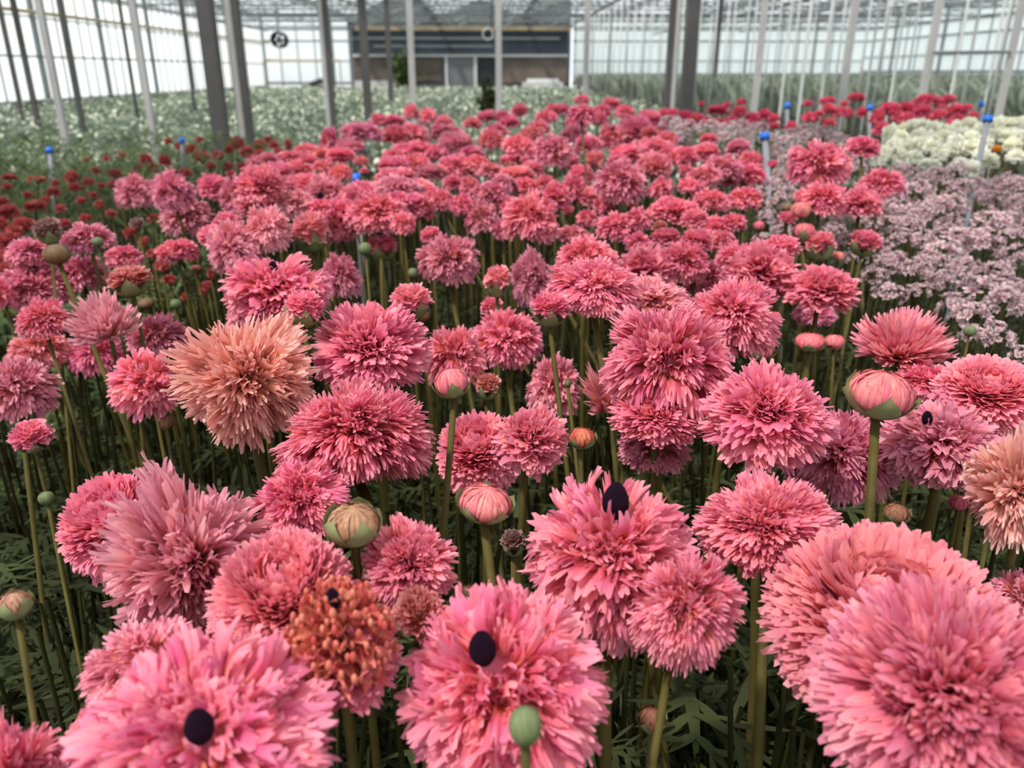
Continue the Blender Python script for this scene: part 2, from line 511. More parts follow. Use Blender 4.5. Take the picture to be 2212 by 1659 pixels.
def bloom_parts(kind, seed, lod, hole=None):
    """petals of one bloom of radius about 1, axis +Z. lod -1 = closest, 3 = far"""
    rg = np.random.default_rng(seed)
    k = (1.0, 0.55, 0.3, 0.18, 2.0)[lod]
    nu, nv = ((11, 7), (8, 5), (5, 4), (5, 3), (11, 7))[lod]
    wk = (1.0, 1.25, 1.5, 1.9, 0.68)[lod]
    out = []

    def add(th, ph, **kw):
        if hole is not None:
            hd, ha = hole
            c = np.sin(th) * np.cos(ph) * hd[0] + np.sin(th) * np.sin(ph) * hd[1] + np.cos(th) * hd[2]
            keep = c < math.cos(ha)
            th, ph = th[keep], ph[keep]
            kw = {a: (b[keep] if isinstance(b, np.ndarray) else b) for a, b in kw.items()}
        kw.setdefault('nu', nu)
        kw.setdefault('nv', nv)
        out.append(petal_sheet(rg, th, ph, **kw))

    if kind == 'P':            # globe of fringed petals
        n = int(520 * k)
        th, ph = fib(n, 0.05, 2.25, rg)
        fl, Rf = tufts(th, ph, rg, 7 + int(rg.integers(0, 4)), 0.2)
        R = np.where(th < 1.5, Rf, 1.0) * rg.uniform(0.86, 1.07, n)
        add(th, ph, R=R, r0=R * 0.45, w=rg.uniform(0.10, 0.20, n) * wk, alpha=rg.uniform(0.0, 1.0, n), twist=rg.normal(0, 0.35, n), depth=0.32, cup=0.35, ripple=0.22, flow=fl)
    elif kind == 'T':          # layered: broad fringed skirt, domed crest with deep folds
        n = int(190 * k)
        th, ph = fib(n, 1.2, 2.1, rg)
        R = rg.uniform(0.86, 1.07, n)
        add(th, ph, R=R, r0=0.22, w=rg.uniform(0.18, 0.30, n) * wk ** 0.7, alpha=rg.uniform(-0.1, 0.4, n), twist=rg.normal(0, 0.2, n), depth=0.22, cup=0.2, ripple=0.18, basef=0.95)
        n = int(330 * k)
        th, ph = fib(n, 0.05, 1.3, rg)
        fl, Rf = tufts(th, ph, rg, 5 + int(rg.integers(0, 3)), 0.34, 0.3, 1.0)
        R = Rf * rg.uniform(0.82, 1.0, n)
        add(th, ph, R=R, r0=0.25, w=rg.uniform(0.13, 0.26, n) * wk, alpha=rg.uniform(-0.5, 0.5, n), twist=rg.normal(0, 0.3, n), depth=0.24, cup=0.4, ripple=0.18, basef=0.9, flow=fl)
    elif kind == 'C':          # cupped rosette: overlapping broad petals round a folded centre
        n = int(300 * k)
        i = (np.arange(n) + 0.5) / n
        th = 0.42 + 1.85 * i ** 0.9
        ph = np.arange(n) * 2.399963 + rg.normal(0, 0.25, n)
        R = lump(th, ph, rg, 0.07) * rg.uniform(0.90, 1.04, n)
        add(th, ph, R=R, r0=0.2, w=rg.uniform(0.22, 0.34, n) * wk ** 0.6, alpha=-0.35 + 0.85 * i + rg.normal(0, 0.12, n), twist=rg.normal(0, 0.16, n), depth=0.2, cup=0.28, ripple=0.12, basef=0.95, cut=0.16)
        n = int(70 * k) + 8
        th, ph = fib(n, 0.02, 0.6, rg)
        add(th, ph, R=rg.uniform(0.62, 0.88, n), r0=0.3, w=rg.uniform(0.16, 0.28, n) * wk ** 0.6, alpha=rg.uniform(-1.1, -0.4, n), twist=rg.normal(0, 0.3, n), depth=0.12, cup=0.5)
    elif kind == 'K':          # loose tousled petals round an open centre
        n = int(430 * k)
        th, ph = fib(n, 0.12, 2.3, rg)
        fl, Rf = tufts(th, ph, rg, 13 + int(rg.integers(0, 5)), 0.24, loose=0.34)
        R = np.where(th < 1.6, Rf, 1.0) * rg.uniform(0.70, 1.08, n)
        add(th, ph, R=R, r0=R * 0.42, w=rg.uniform(0.09, 0.21, n) * wk, alpha=rg.uniform(-0.9, 1.15, n), twist=rg.normal(0, 0.85, n), depth=0.22, cup=0.85, ripple=0.42, fan=0.35, flow=fl)
        n = int(110 * k)
        th, ph = fib(n, 1.2, 2.5, rg)
        add(th, ph, R=rg.uniform(0.88, 1.10, n), r0=0.3, w=rg.uniform(0.14, 0.25, n) * wk ** 0.7, alpha=rg.uniform(-0.1, 0.7, n), twist=rg.normal(0, 0.35, n), depth=0.1, cup=0.35, ripple=0.25, cut=0.4)
    elif kind == 'S':          # shaggy, long narrow strap petals in an uneven mop
        n = int(430 * k)
        th, ph = fib(n, 0.1, 2.4, rg)
        fl, Rf = tufts(th, ph, rg, 8, 0.36, 0.3)
        R = Rf * lump(th, ph, rg, 0.18) * rg.uniform(0.74, 1.1, n)
        add(th, ph, flow=fl, R=R, r0=R * 0.3, w=rg.uniform(0.10, 0.23, n) * wk, alpha=rg.uniform(-0.3, 0.8, n), twist=rg.normal(0, 0.7, n), depth=0.30, cup=0.5, ripple=0.35, fan=0.35, bend=0.45)
    elif kind == 'F':          # funnel seen from the side
        n = int(230 * k)
        th, ph = fib(n, 0.15, 1.45, rg)
        R = rg.uniform(0.75, 1.05, n) * (0.85 + 0.2 * np.sin(th))
        add(th, ph, R=R * 1.1, r0=0.06, w=rg.uniform(0.11, 0.2, n) * wk, alpha=rg.uniform(-0.3, 0.15, n), twist=rg.normal(0, 0.3, n), depth=0.26, cup=0.3, ripple=0.2, fan=0.2, basef=0.7)
    elif kind == 'O':          # half open: ruff of petals round a dense orange-tipped heart
        n = int(110 * k) + 12
        th, ph = fib(n, 0.75, 1.85, rg)
        add(th, ph, R=rg.uniform(0.85, 1.05, n), r0=0.3, w=rg.uniform(0.17, 0.28, n) * wk ** 0.8, alpha=rg.uniform(-0.5, 0.2, n), twist=rg.normal(0, 0.25, n), depth=0.17, cup=0.5, ripple=0.15)
        n = int(170 * k) + 14
        th, ph = fib(n, 0.03, 0.95, rg)
        add(th, ph, R=rg.uniform(0.72, 0.88, n), r0=0.35, w=rg.uniform(0.06, 0.12, n) * wk, alpha=rg.uniform(-1.3, -0.3, n), twist=rg.normal(0, 0.5, n), depth=0.15, cup=0.9, ripple=0.1)
    elif kind in 'BE':         # closed bud of tightly packed petals
        n = int(230 * k) + 14
        i = (np.arange(n) + 0.5) / n
        ph = np.arange(n) * 2.399963 + rg.normal(0, 0.2, n)
        out.append(hug(rg, ph, 1.9, 0.06 + 0.95 * i, 0.97 - 0.12 * (1 - i) + rg.uniform(-0.09, 0.10, n), rg.uniform(0.07, 0.13, n) * wk ** 0.8, 0.2, nv, max(5, nu - 4)))
        n = int(44 * k) + 9
        out.append(hug(rg, rg.uniform(0, 6.28, n), 2.6, rg.uniform(0.7, 1.25, n), rg.uniform(0.93, 1.05, n), rg.uniform(0.18, 0.28, n) * wk ** 0.5, 0.1, nv + 1, max(5, nu - 4)))
    elif kind == 'G':          # small green bud: overlapping sepals hugging a ball
        n = 9
        out.append(hug(rg, np.arange(n) * 2.399963, 2.9, np.linspace(0.1, 0.45, n), np.linspace(0.95, 1.0, n), rg.uniform(0.5, 0.62, n), 0.0, 7, 5, tip=0.85))
    return out


def ball(r, n=12, m=8, zs=1.0):
    V, Q = [], []
    for j in range(m + 1):
        t = PI * j / m
        for i in range(n):
            V.append((r * math.sin(t) * math.cos(2 * PI * i / n), r * math.sin(t) * math.sin(2 * PI * i / n), r * zs * math.cos(t)))
    for j in range(m):
        for i in range(n):
            Q.append((j * n + i, (j + 1) * n + i, (j + 1) * n + (i + 1) % n, j * n + (i + 1) % n))
    at = np.tile([0.75, 0.5, 0.5, 1.0], (len(V), 1))
    return np.array(V), np.array(Q), at


CORE = {'P': 0.5, 'T': 0.3, 'C': 0.4, 'K': 0.5, 'S': 0.35, 'F': 0.08, 'O': 0.5, 'B': 0.84, 'E': 0.84, 'G': 0.92}
_cache = {}


def bloom_mesh(kind, seed, lod, mat, hole=None):
    key = (kind, seed, lod, mat.name) if hole is None else None
    if key in _cache:
        return _cache[key]
    parts = bloom_parts(kind, seed, lod, hole)
    parts.append(ball(CORE[kind]))
    V, Q, A = join(parts)
    me = mesh_np('bloom', V, Q, mat, A)
    if key:
        _cache[key] = me
    return me


def sepal_mesh(high=False):
    """one pointed green sepal hugging a unit ball, growing from the bottom up"""
    key = 'sepal_high' if high else 'sepal'
    if key in _cache:
        return _cache[key]
    rg = np.random.default_rng(5)
    v, q, a = hug(rg, np.array([0.0]), 2.95, 0.72 if high else 1.12, 1.10, 0.70 if high else 0.55, 0.0, 10, 7, tip=0.8 if high else 0.9)
    k = np.clip(a[:, 0] - 0.72, 0, 1)[:, None]
    v[:, :2] *= 1 + 0.5 * k                      # the tips stand off a little
    me = mesh_np('sepal', v, q, M_SEPAL, a)
    _cache[key] = me
    return me


def cone_mesh():
    if 'cone' in _cache:
        return _cache['cone']
    rg = np.random.default_rng(9)
    V, Q, A = ball(1.0, 20, 16, 1.5)
    V = V * (1 + rg.normal(0, 0.02, (len(V), 1)))
    top = np.clip(V[:, 2] / 1.5, 0, 1)
    V[:, 0] *= 1 - 0.25 * top
    V[:, 1] *= 1 - 0.25 * top
    me = mesh_np('seed_cone', V, Q, M_CONE)
    _cache['cone'] = me
    return me


def knob_mesh(seed):
    """dense mass of curled, club-tipped orange petal stubs"""
    rg = np.random.default_rng(seed)
    n = 150
    th, ph = fib(n, 0.12, 1.5, rg)
    parts = []
    m = 170
    t2, p2 = fib(m, 0.3, 1.75, rg)
    parts.append(petal_sheet(rg, t2, p2, R=rg.uniform(0.78, 1.05, m), r0=0.4, w=rg.uniform(0.08, 0.15, m), alpha=rg.uniform(-0.8, 0.9, m), twist=rg.normal(0, 0.8, m), depth=0.15, nu=5, nv=6, cup=1.0, ripple=0.3))
    R = rg.uniform(0.82, 1.0, n)
    parts.append(petal_sheet(rg, th, ph, R=R, r0=R * 0.55, w=rg.uniform(0.07, 0.11, n), alpha=rg.uniform(-0.9, 0.9, n), twist=rg.normal(0, 0.9, n), depth=0.1, nu=5, nv=6, cup=1.6, ripple=0.1, fan=0.5, cut=0.3))
    bv, bq, ba = ball(0.052, 6, 5, 1.2)
    for i in range(n):
        d = np.array([math.sin(th[i]) * math.cos(ph[i]), math.sin(th[i]) * math.sin(ph[i]), math.cos(th[i])]) * (R[i] - 0.02)
        a = ba.copy()
        a[:, 1] = rg.random()
        parts.append((bv * rg.uniform(0.7, 1.25) + d, bq, a))
    V, Q, A = join(parts)
    return mesh_np('knobs', V, Q, M_KNOB, A)


# ------------------------------------------------------------------ one flower
rnd = random.Random(11)
COL = {
    'pk': (0.88, 0.180, 0.275), 'mv': (0.75, 0.195, 0.295), 'sa': (0.88, 0.230, 0.270), 'pe': (0.90, 0.42, 0.33), 'ro': (0.81, 0.150, 0.260),
    'or': (0.62, 0.150, 0.090), 'lp': (0.86, 0.300, 0.370), 'gr': (0.15, 0.185, 0.075), 'gp': (0.42, 0.27, 0.16), 'br': (0.22, 0.10, 0.055), 'rd': (0.52, 0.090, 0.090),
    'cr': (0.80, 0.135, 0.235), 'wh': (0.95, 0.94, 0.83), 'lv': (0.70, 0.49, 0.505), 'ye': (0.80, 0.38, 0.01), 'kn': (0.72, 0.175, 0.130), 'wp': (0.68, 0.56, 0.52),
}
SIZE = {'P': 0.085, 'T': 0.085, 'C': 0.085, 'K': 0.088, 'S': 0.095, 'F': 0.085, 'H': 0.06}
COUNT = {}


def lean_axis(tilt, az):
    return Vector((math.sin(tilt) * math.cos(az), math.sin(tilt) * math.sin(az), math.cos(tilt)))


def flower(name, px, py, wpx, hpx, kind, col, label, cat, group=None, drop=None, z=None, st=None, tilt=None, cone=None, size=None, mat=None, lod=None, toward=0.0, hollow=False):
    d = ray(px, py)
    if z is None:
        dr = 0.2 if drop is None else drop
        zp = min(dr / max(-d.z, 0.004), 30)
        z = zp
        if kind in SIZE and drop is None:
            zs = (size or SIZE[kind]) * F / wpx
            z = math.sqrt(zp * zs)
    c = CAM + d * z
    R = wpx * z / F / 2
    phi = math.asin(min(0.95, -d.z / d.length))
    q = hpx / wpx
    b = R * math.sqrt(max(q * q - math.sin(phi) ** 2, 0.16)) / math.cos(phi)
    bot = {'P': 0.63, 'T': 0.5, 'C': 0.62, 'K': 0.7, 'S': 0.72, 'O': 0.4, 'H': 0.4, 'F': 0.0}.get(kind, 1.0)
    b = min(b, 1.5 * R) * 2 / (1 + bot)
    if lod is None:
        lod = -1 if wpx > 300 else 0 if wpx > 175 else 1 if wpx > 85 else 2 if wpx > 42 else 3
    mat = mat or M_PETAL
    # axis of the bloom: upright, with a small lean (toward the camera for the ones that show their face)
    if tilt is None:
        ax = lean_axis(rnd.uniform(0, 0.22), rnd.uniform(0, 2 * PI))
    else:
        ax = (Vector((tilt[0], -tilt[1], 1.0))).normalized()
    if toward:
        ax = (ax + Vector((-d.x, -d.y, 0)).normalized() * toward).normalized()
    rot = Vector((0, 0, 1)).rotation_difference(ax) @ Matrix.Rotation(rnd.uniform(0, 6.28), 3, 'Z').to_quaternion()
    c = c - ax * (b * (1 - bot) / 2)
    shift = Vector((0, 0, 0))
    below = c - ax * b * (0.9 if kind in 'BE' else -0.02 if kind == 'F' else 0.5)
    # the stem: base on the ground
    if st:
        p2 = at_depth(st[0], st[1], (st[2] if len(st) > 2 else 1.0) * z)
        t = (p2 - below)
        if t.z > -0.02:
            t = Vector((0, 0, -1))
        base = below + t * (below.z / -t.z)
    else:
        base = Vector((below.x + rnd.uniform(-.04, .04), below.y + rnd.uniform(-.03, .05), 0))
    base.z = 0.0
    root = thing(name, base, label, cat, group)
    rs = max(0.0020, min(0.0033, R * 0.075)) if kind not in 'GBE' else max(0.0016, min(0.0032, R * 0.2))
    if name.startswith('lavender'):
        rs = 0.0018
    pts, m = [], 7 if lod < 2 else 3
    for i in range(m + 1):
        t = i / m
        p = base.lerp(below, t)
        p = p + Vector((0.012 * math.sin(PI * t) * (1 if not st else 0.3), 0, 0)) - base
        pts.append(p)
    if not st:
        top_dir = ax * 0.04
        pts[-2] = pts[-2].lerp(pts[-1] - top_dir, 0.5)
    MB().tube(pts, [rs * 1.25] + [rs] * (m - 1) + [rs * 0.95], 9 if lod <= 0 else 6 if lod < 3 else 4).obj('stem', M_STEM, root, True)

    hole = None
    if cone:
        dc = ray(cone[0], cone[1])
        # meet the bloom's own surface
        qv = rot.inverted()
        sc_ = Vector((R, R, b))
        o_ = qv @ (CAM - c)
        v_ = qv @ dc
        o_ = Vector([o_[i] / sc_[i] for i in range(3)])
        v_ = Vector([v_[i] / sc_[i] for i in range(3)])
        A_, B_, C_ = v_.dot(v_), 2 * o_.dot(v_), o_.dot(o_) - (0.74 if kind == 'H' else 0.56)
        disc = max(B_ * B_ - 4 * A_ * C_, 0)
        tt = (-B_ - math.sqrt(disc)) / (2 * A_)
        loc = o_ + v_ * tt
        hd = loc.normalized()
        hole = (tuple(hd), cone[2] * 1.2 / wpx * 2 * 0.9 + 0.06)
    if kind == 'H':
        o = link('bloom', bloom_mesh('O', 700 + int(px), 0, mat), root)
        o.location = c - base - ax * b * 0.2
        kb = link('stamen_mass', knob_mesh(int(px)), root)
        kb['label'] = 'orange knobbly mass of curled stubs'
        kb.location = c - base
        kb.scale = (R * 0.94, R * 0.94, b)
        kb.rotation_mode = 'QUATERNION'
        kb.rotation_quaternion = rot
        kb.color = (*COL['kn'], 1)
    else:
        if lod <= 0 or hole:
            me = bloom_mesh(kind, int(px * 7 + py), lod, mat, hole)
        else:
            me = bloom_mesh(kind, rnd.randrange((6, 5, 4)[lod - 1]), lod, mat)
        o = link('bloom', me, root)
        o.location = c - base
        o.location = c - base - shift
    o.scale = (R, R, b)
    o.rotation_mode = 'QUATERNION'
    o.rotation_quaternion = rot
    k = rnd.uniform(0.93, 1.07)
    cc = COL[col]
    if col == 'wh':
        o.color = (cc[0] * k, cc[1] * k, cc[2] * k * rnd.uniform(0.94, 1.03), 1)
    else:
        o.color = (min(1, cc[0] * k), cc[1] * rnd.uniform(0.9, 1.12) * k, cc[2] * rnd.uniform(0.92, 1.1) * k, 1)
    if cone:
        lw = rot @ Vector((loc[0] * R, loc[1] * R, loc[2] * b))
        s_ = link('seed_cone', cone_mesh(), root)
        s_['label'] = 'dark purple seed cone in the opened centre'
        rr = cone[2] * z / F / 2
        s_.location = c - base + lw
        s_.scale = (rr, rr, rr)
        nd = (lw.normalized() * 0.35 + Vector((0, 0, 1)) * 0.8).normalized()
        s_.rotation_mode = 'QUATERNION'
        s_.rotation_quaternion = Vector((0, 0, 1)).rotation_difference(nd)
    if kind in 'BE' and lod < 3 or (kind == 'O' and wpx > 55):
        n = 5
        for i in range(n):
            s_ = link('sepal', sepal_mesh(kind == 'E'), root)
            s_.rotation_mode = 'QUATERNION'
            s_.rotation_quaternion = rot @ Matrix.Rotation(2 * PI * i / n + 0.3, 3, 'Z').to_quaternion()
            kk = 1.0 if kind in 'BE' else 0.72
            s_.scale = (R * kk, R * kk, b * kk)
            s_.location = c - base - ax * (0 if kind in 'BE' else b * 0.15)
    return root

# ------------------------------------------------------------------ the greenhouse
XL, XR, YF, YB = -10.4, 17.6, -3.0, 40.0
HG, HR = 3.25, 4.0


def struct(o):
    o['kind'] = 'structure'
    return o


struct(MB().box(XL - 0.5, XR + 0.5, YF - 0.5, YB + 0.5, -0.1, 0.0).obj('floor', M_SOIL))
struct(MB().box(-70, 90, YF - 40, 130, -0.35, -0.12).obj('ground_outside', M_OUT))


def quad(name, pts, mat):
    me = bpy.data.meshes.new(name)
    me.from_pydata(pts, [], [(0, 1, 2, 3)])
    me.materials.append(mat)
    return struct(link(name, me))


quad('wall_left', [(XL, YF, 0), (XL, YB, 0), (XL, YB, HG), (XL, YF, HG)], M_GLASSL)
quad('wall_right', [(XR, YF, 0), (XR, YB, 0), (XR, YB, HG), (XR, YF, HG)], M_GLASSG)
quad('wall_front', [(XL, YF, 0), (XR, YF, 0), (XR, YF, HG), (XL, YF, HG)], M_GLASSR)
quad('wall_back_left', [(XL, YB, 0), (-6.4, YB, 0), (-6.4, YB, HG), (XL, YB, HG)], M_GLASSL)
quad('wall_back_right', [(3.9, YB, 0), (XR, YB, 0), (XR, YB, HG), (3.9, YB, HG)], M_GLASSG)
quad('wall_back_gable', [(-6.4, YB, 3.0), (3.9, YB, 3.0), (3.9, YB, HG + .7), (-6.4, YB, HG + .7)], M_GLASSR)

# glazing bars of the walls: one bar set per wall
m = MB()
for i in range(int((YB - YF) / 0.55) + 1):
    y = YF + i * 0.55
    r = 0.05 if i % 6 == 0 else 0.016
    m.box(XL + 0.02, XL + 0.02 + 2 * r, y - r, y + r, 0, HG)
for z, r in ((0.25, 0.05), (1.22, 0.022), (2.05, 0.018), (2.75, 0.03), (HG, 0.06)):
    m.box(XL + 0.02, XL + 0.07, YF, YB, z - r, z + r)
struct(m.obj('trim_left', M_BAR))
m = MB()
for i in range(int((YB - YF) / 1.0) + 1):
    y = YF + i * 1.0
    r = 0.05 if i % 4 == 0 else 0.02
    m.box(XR - 0.02 - 2 * r, XR - 0.02, y - r, y + r, 0, HG)
for z, r in ((0.9, 0.05), (1.5, 0.03), (2.2, 0.04), (2.7, 0.05), (HG, 0.06)):
    m.box(XR - 0.07, XR - 0.02, YF, YB, z - r, z + r)
struct(m.obj('trim_right', M_BAR))
m = MB()
for i in range(int((XR - XL) / 0.8) + 1):
    x = XL + i * 0.8
    if -6.5 < x < 4.0:
        continue
    r = 0.05 if i % 4 == 0 else 0.02
    m.box(x - r, x + r, YB - 0.1, YB - 0.02, 0, HG + (0.5 if i % 2 else 0.2))
for z, r in ((0.4, 0.05), (1.35, 0.03), (2.2, 0.04), (2.7, 0.05), (HG, 0.06)):
    m.box(XL, -6.4, YB - 0.09, YB - 0.03, z - r, z + r)
    m.box(3.9, XR, YB - 0.09, YB - 0.03, z - r, z + r)
struct(m.obj('trim_back', M_BAR))

# the roof: bays running away from the camera, ridge and gutter
BAY = 4.0
nb = 7
for k in range(nb):
    x0 = XL + k * BAY
    xm, x1 = x0 + BAY / 2, x0 + BAY
    quad('ceiling', [(x0, YF, HG), (xm, YF, HR), (xm, YB, HR), (x0, YB, HG)], M_GLASSR)
    quad('ceiling', [(xm, YF, HR), (x1, YF, HG), (x1, YB, HG), (xm, YB, HR)], M_GLASSR)
    m = MB()
    for i in range(int((YB - YF) / 1.0) + 1):
        y = YF + i * 1.0
        m.bar((x0, y, HG - .03), (xm, y, HR - .03), 0.022, 4)
        m.bar((xm, y, HR - .03), (x1, y, HG - .03), 0.022, 4)
    m.box(xm - 0.03, xm + 0.03, YF, YB, HR - 0.08, HR)
    struct(m.obj('roof_beam', M_ALU))
    struct(MB().box(x0 - 0.09, x0 + 0.09, YF, YB, HG - 0.10, HG + 0.04).obj('roof_beam', M_ALU))

# trusses across the house
for k in range(10):
    y = 2.0 + 4.0 * k
    m = MB()
    zb, zt = 2.72, 3.12
    m.box(XL, XR, y - 0.035, y + 0.035, zb - 0.03, zb + 0.03)
    m.box(XL, XR, y - 0.035, y + 0.035, zt - 0.03, zt + 0.03)
    n = 28
    for i in range(n):
        xa = XL + (XR - XL) * i / n
        xb = XL + (XR - XL) * (i + 1) / n
        m.bar((xa, y, zb if i % 2 else zt), (xb, y, zt if i % 2 else zb), 0.016, 4)
    struct(m.obj('roof_beam', M_ALU))

for k in range(26):
    y = 3.3 + 1.4 * k
    struct(MB().bar((XL, y, 2.92), (XR, y, 2.92), 0.014, 4).obj('trim', M_BAR))
for i in range(27):
    x = XL + 0.5 + i * 1.0
    struct(MB().bar((x, YF, 2.98), (x, YB, 2.98), 0.012, 4).obj('trim', M_BAR))
# wires of the screen and of the heating, under the trusses
for i in range(14):
    x = XL + 1.0 + i * 2.0
    struct(MB().bar((x, YF, 2.68), (x, YB, 2.68), 0.012, 4).obj('trim', M_BAR))
for x, z, r, mt in ((XL + 0.35, 2.12, 0.045, M_PIPE), (XL + 0.35, 2.62, 0.03, M_ALU), (-3.6, 2.55, 0.03, M_ALU), (0.1, 2.6, 0.03, M_ALU), (3.5, 2.72, 0.035, M_ALU), (7.6, 2.5, 0.04, M_ALU), (11.6, 2.6, 0.04, M_ALU)):
    o = MB().bar((x, YF, z), (x, YB - .2, z), r, 8).obj('heating_pipe', mt)
    tag(o, {-10.05: 'ochre pipe running along the white frosted side wall' if z < 2.5 else 'thin grey pipe above the ochre pipe on the side wall', -3.6: 'grey overhead pipe over the crop beside the dark posts',
            0.1: 'grey overhead pipe above the middle of the house', 3.5: 'grey overhead pipe above the row of support wires', 7.6: 'grey overhead pipe over the tall green crop',
            11.6: 'outer grey overhead pipe over the tall green crop'}[round(x, 2)], 'pipe')
# low cross pipe before the far left wall
y = 37.6
tag(MB().bar((-9.8, y, 1.35), (-6.5, y, 1.35), 0.05, 8).bar((-9.8, y, 0), (-9.8, y, 1.35), 0.03, 6).bar((-6.5, y, 0), (-6.5, y, 1.35), 0.03, 6).obj('pipe_rail', M_PIPE), 'ochre rail on two legs across the far white wall', 'rail')


# ------------------------------------------------------------------ posts
def post(pxm, pym, wpx, z, mat, label, name='greenhouse_post', top=None, group=None, square=True, low=0.0):
    """an upright whose middle shows at pixel (pxm, pym), wpx wide, at camera depth z"""
    p = at_depth(pxm, pym, z)
    r = wpx * z / F / 2 * (0.82 if abs(pxm - 1060) > 280 else 0.95)
    zt = top or 3.1
    if square:
        b = MB().box(-r, r, -r, r, 0, zt)
    else:
        b = MB().bar((0, 0, 0), (0, 0, zt), r, 8)
    o = b.obj(name, mat)
    o.location = (p.x, p.y, low)
    if square:
        pl = MB().box(-r * 1.6, r * 1.6, -r * 1.6, r * 1.6, 0, 0.02).obj('foot_plate', mat, o)
    return tag(o, label, 'post', group)


post(460, 150, 37, 5.2, M_STEEL, 'thick dark grey square post before the white crop, outer of the dark pair')
post(516, 150, 34, 5.6, M_STEEL, 'thick dark grey post hard behind the pale strip of its lit face, inner of the dark pair')
post(706, 130, 24, 7.8, M_STEEL, 'dark grey post where the white crop meets the pink bed', )
post(788, 120, 17, 11.5, M_STEEL, 'dark post in front of the end of the brown and navy shed')
post(840, 120, 11, 16, M_STEEL, 'slim dark post against the brown boards of the shed')
post(884, 110, 8, 22, M_STEEL, 'slim dark post just behind a pale post before the shed')
post(1490, 120, 32, 6.3, M_STEEL, 'thick dark grey square post behind the red flowers, beside a pale strip')
post(1448, 120, 18, 7.2, M_STEEL, 'dark narrower post pressed against the pale strip of its lit side before the red flowers')
post(1550, 100, 9, 17, M_STEEL, 'slim dark post standing at the edge of the tall green crop')
post(118, 180, 16, 4.6, M_POST, 'pale slim post rising from the small red flowers, outermost one of the pale row')
post(312, 170, 15, 4.7, M_POST, 'pale slim post rising from the small red flowers, second of the pale row')
post(507, 150, 13, 5.4, M_POST, 'pale strip standing in for the lit face of the inner thick dark post')  # separate pale upright paints the lit face of the dark post behind
post(699, 130, 10, 7.6, M_POST, 'pale slim post fixed against the dark post at the pink bed')
post(888, 110, 14, 7.5, M_POST, 'pale slim post in front of the shed end, behind the pink flowers')
post(1077, 110, 14, 7.5, M_POST, 'pale slim post in front of the open shed doorway')
post(1267, 110, 12, 7.5, M_POST, 'pale slim post between the shed and the row of support wires')
post(1460, 120, 9, 7.0, M_POST, 'pale strip standing in for the lit side of the narrower dark post')  # pale upright paints the lit half of the dark post next to it
post(1642, 110, 15, 6.6, M_POST, 'pale post behind the red flowers, first after the thick dark posts')
post(1834, 110, 15, 6.4, M_POST, 'pale post behind the red flowers next to the crimson clump')
post(2010, 110, 15, 5.6, M_POST, 'pale post behind the crimson clump carrying one end of the cross bar')
post(2186, 110, 15, 5.4, M_POST, 'pale post behind the white flowers carrying an end of the cross bar')
for px, z in ((20, 10.5), (52, 9.5), (150, 9.0), (276, 11.0), (405, 13.0)):
    post(px, 120, 12 if px in (52, 150) else 8, z, M_STEEL, {20: 'slim grey post in the white crop, outermost in front of the frosted wall', 52: 'grey post in the white crop close to the frosted wall', 150: 'grey post in the white crop beside the outermost pale post',
         276: 'slim grey post in the white crop behind the second pale post', 405: 'slim grey post in the white crop just before the thick dark pair'}[px])
# cross bar between two posts
a, b = at_depth(2016, 113, 5.55), at_depth(2184, 112, 5.38)
tag(MB().bar(a, b, 0.011, 8).obj('cross_bar', M_ALU), 'thin grey cross bar tied between two pale posts above the white flowers', 'bar')

# the line of thin support wires down the right of the house
k = 0
wire = MB().bar((0, 0, 0), (0, 0, 2.72), 0.011, 5).mesh('support_wire', M_WHITEP, True)
y = 6.0
while y < 36:
    o = link('support_wire', wire)
    o.location = (3.62 + (0.05 if k % 2 else 0), y, 0)
    tag(o, 'thin pale upright support wire in the long line beside the tall green crop', 'wire', 'support wires in a long line')
    y += 0.42 + 0.007 * y
    k += 1
for px, z, lb in ((1700, 8.5, 'thin pale wire after the first pale post behind the red flowers'), (1742, 7.8, 'thin pale wire standing behind the sparse red flowers'), (1788, 7.2, 'thin pale wire just before the post by the crimson clump'),
                  (1885, 6.6, 'thin bluish wire behind the edge of the crimson clump'), (1940, 6.1, 'thin bluish wire behind the middle of the crimson clump'), (2072, 5.7, 'thin wire under the middle of the cross bar'), (2150, 5.5, 'thin wire crossing the cross bar beside the blue-capped stake')):
    post(px, 110, 7, z, M_WHITEP, lb, 'support_wire', 2.72, square=False)
for i in range(16):       # second line, deeper in the tall crop
    o = link('support_wire', wire)
    o.location = (7.7, 9 + i * 1.9, 0)
    tag(o, 'thin pale upright wire standing inside the tall green crop', 'wire', 'support wires inside the tall crop')

# ------------------------------------------------------------------ the shed across the end of the house
S = thing('packing_shed', (-1.25, 39.6, 0), 'long dark shed with navy glazed upper wall and brown boards at the end', 'shed')


def part(name, x0, x1, y0, y1, z0, z1, mat, parent=None, label=None):
    z0, z1 = ((0.9 + (z - 0.9) * 0.867 if z > 0.9 else z) for z in (z0, z1))
    o = MB().box(x0 + 1.25 if parent is None else x0 + 1.25, x1 + 1.25, y0, y1, z0, z1).obj(name, mat, parent or S)
    if label:
        o['label'] = label
    return o


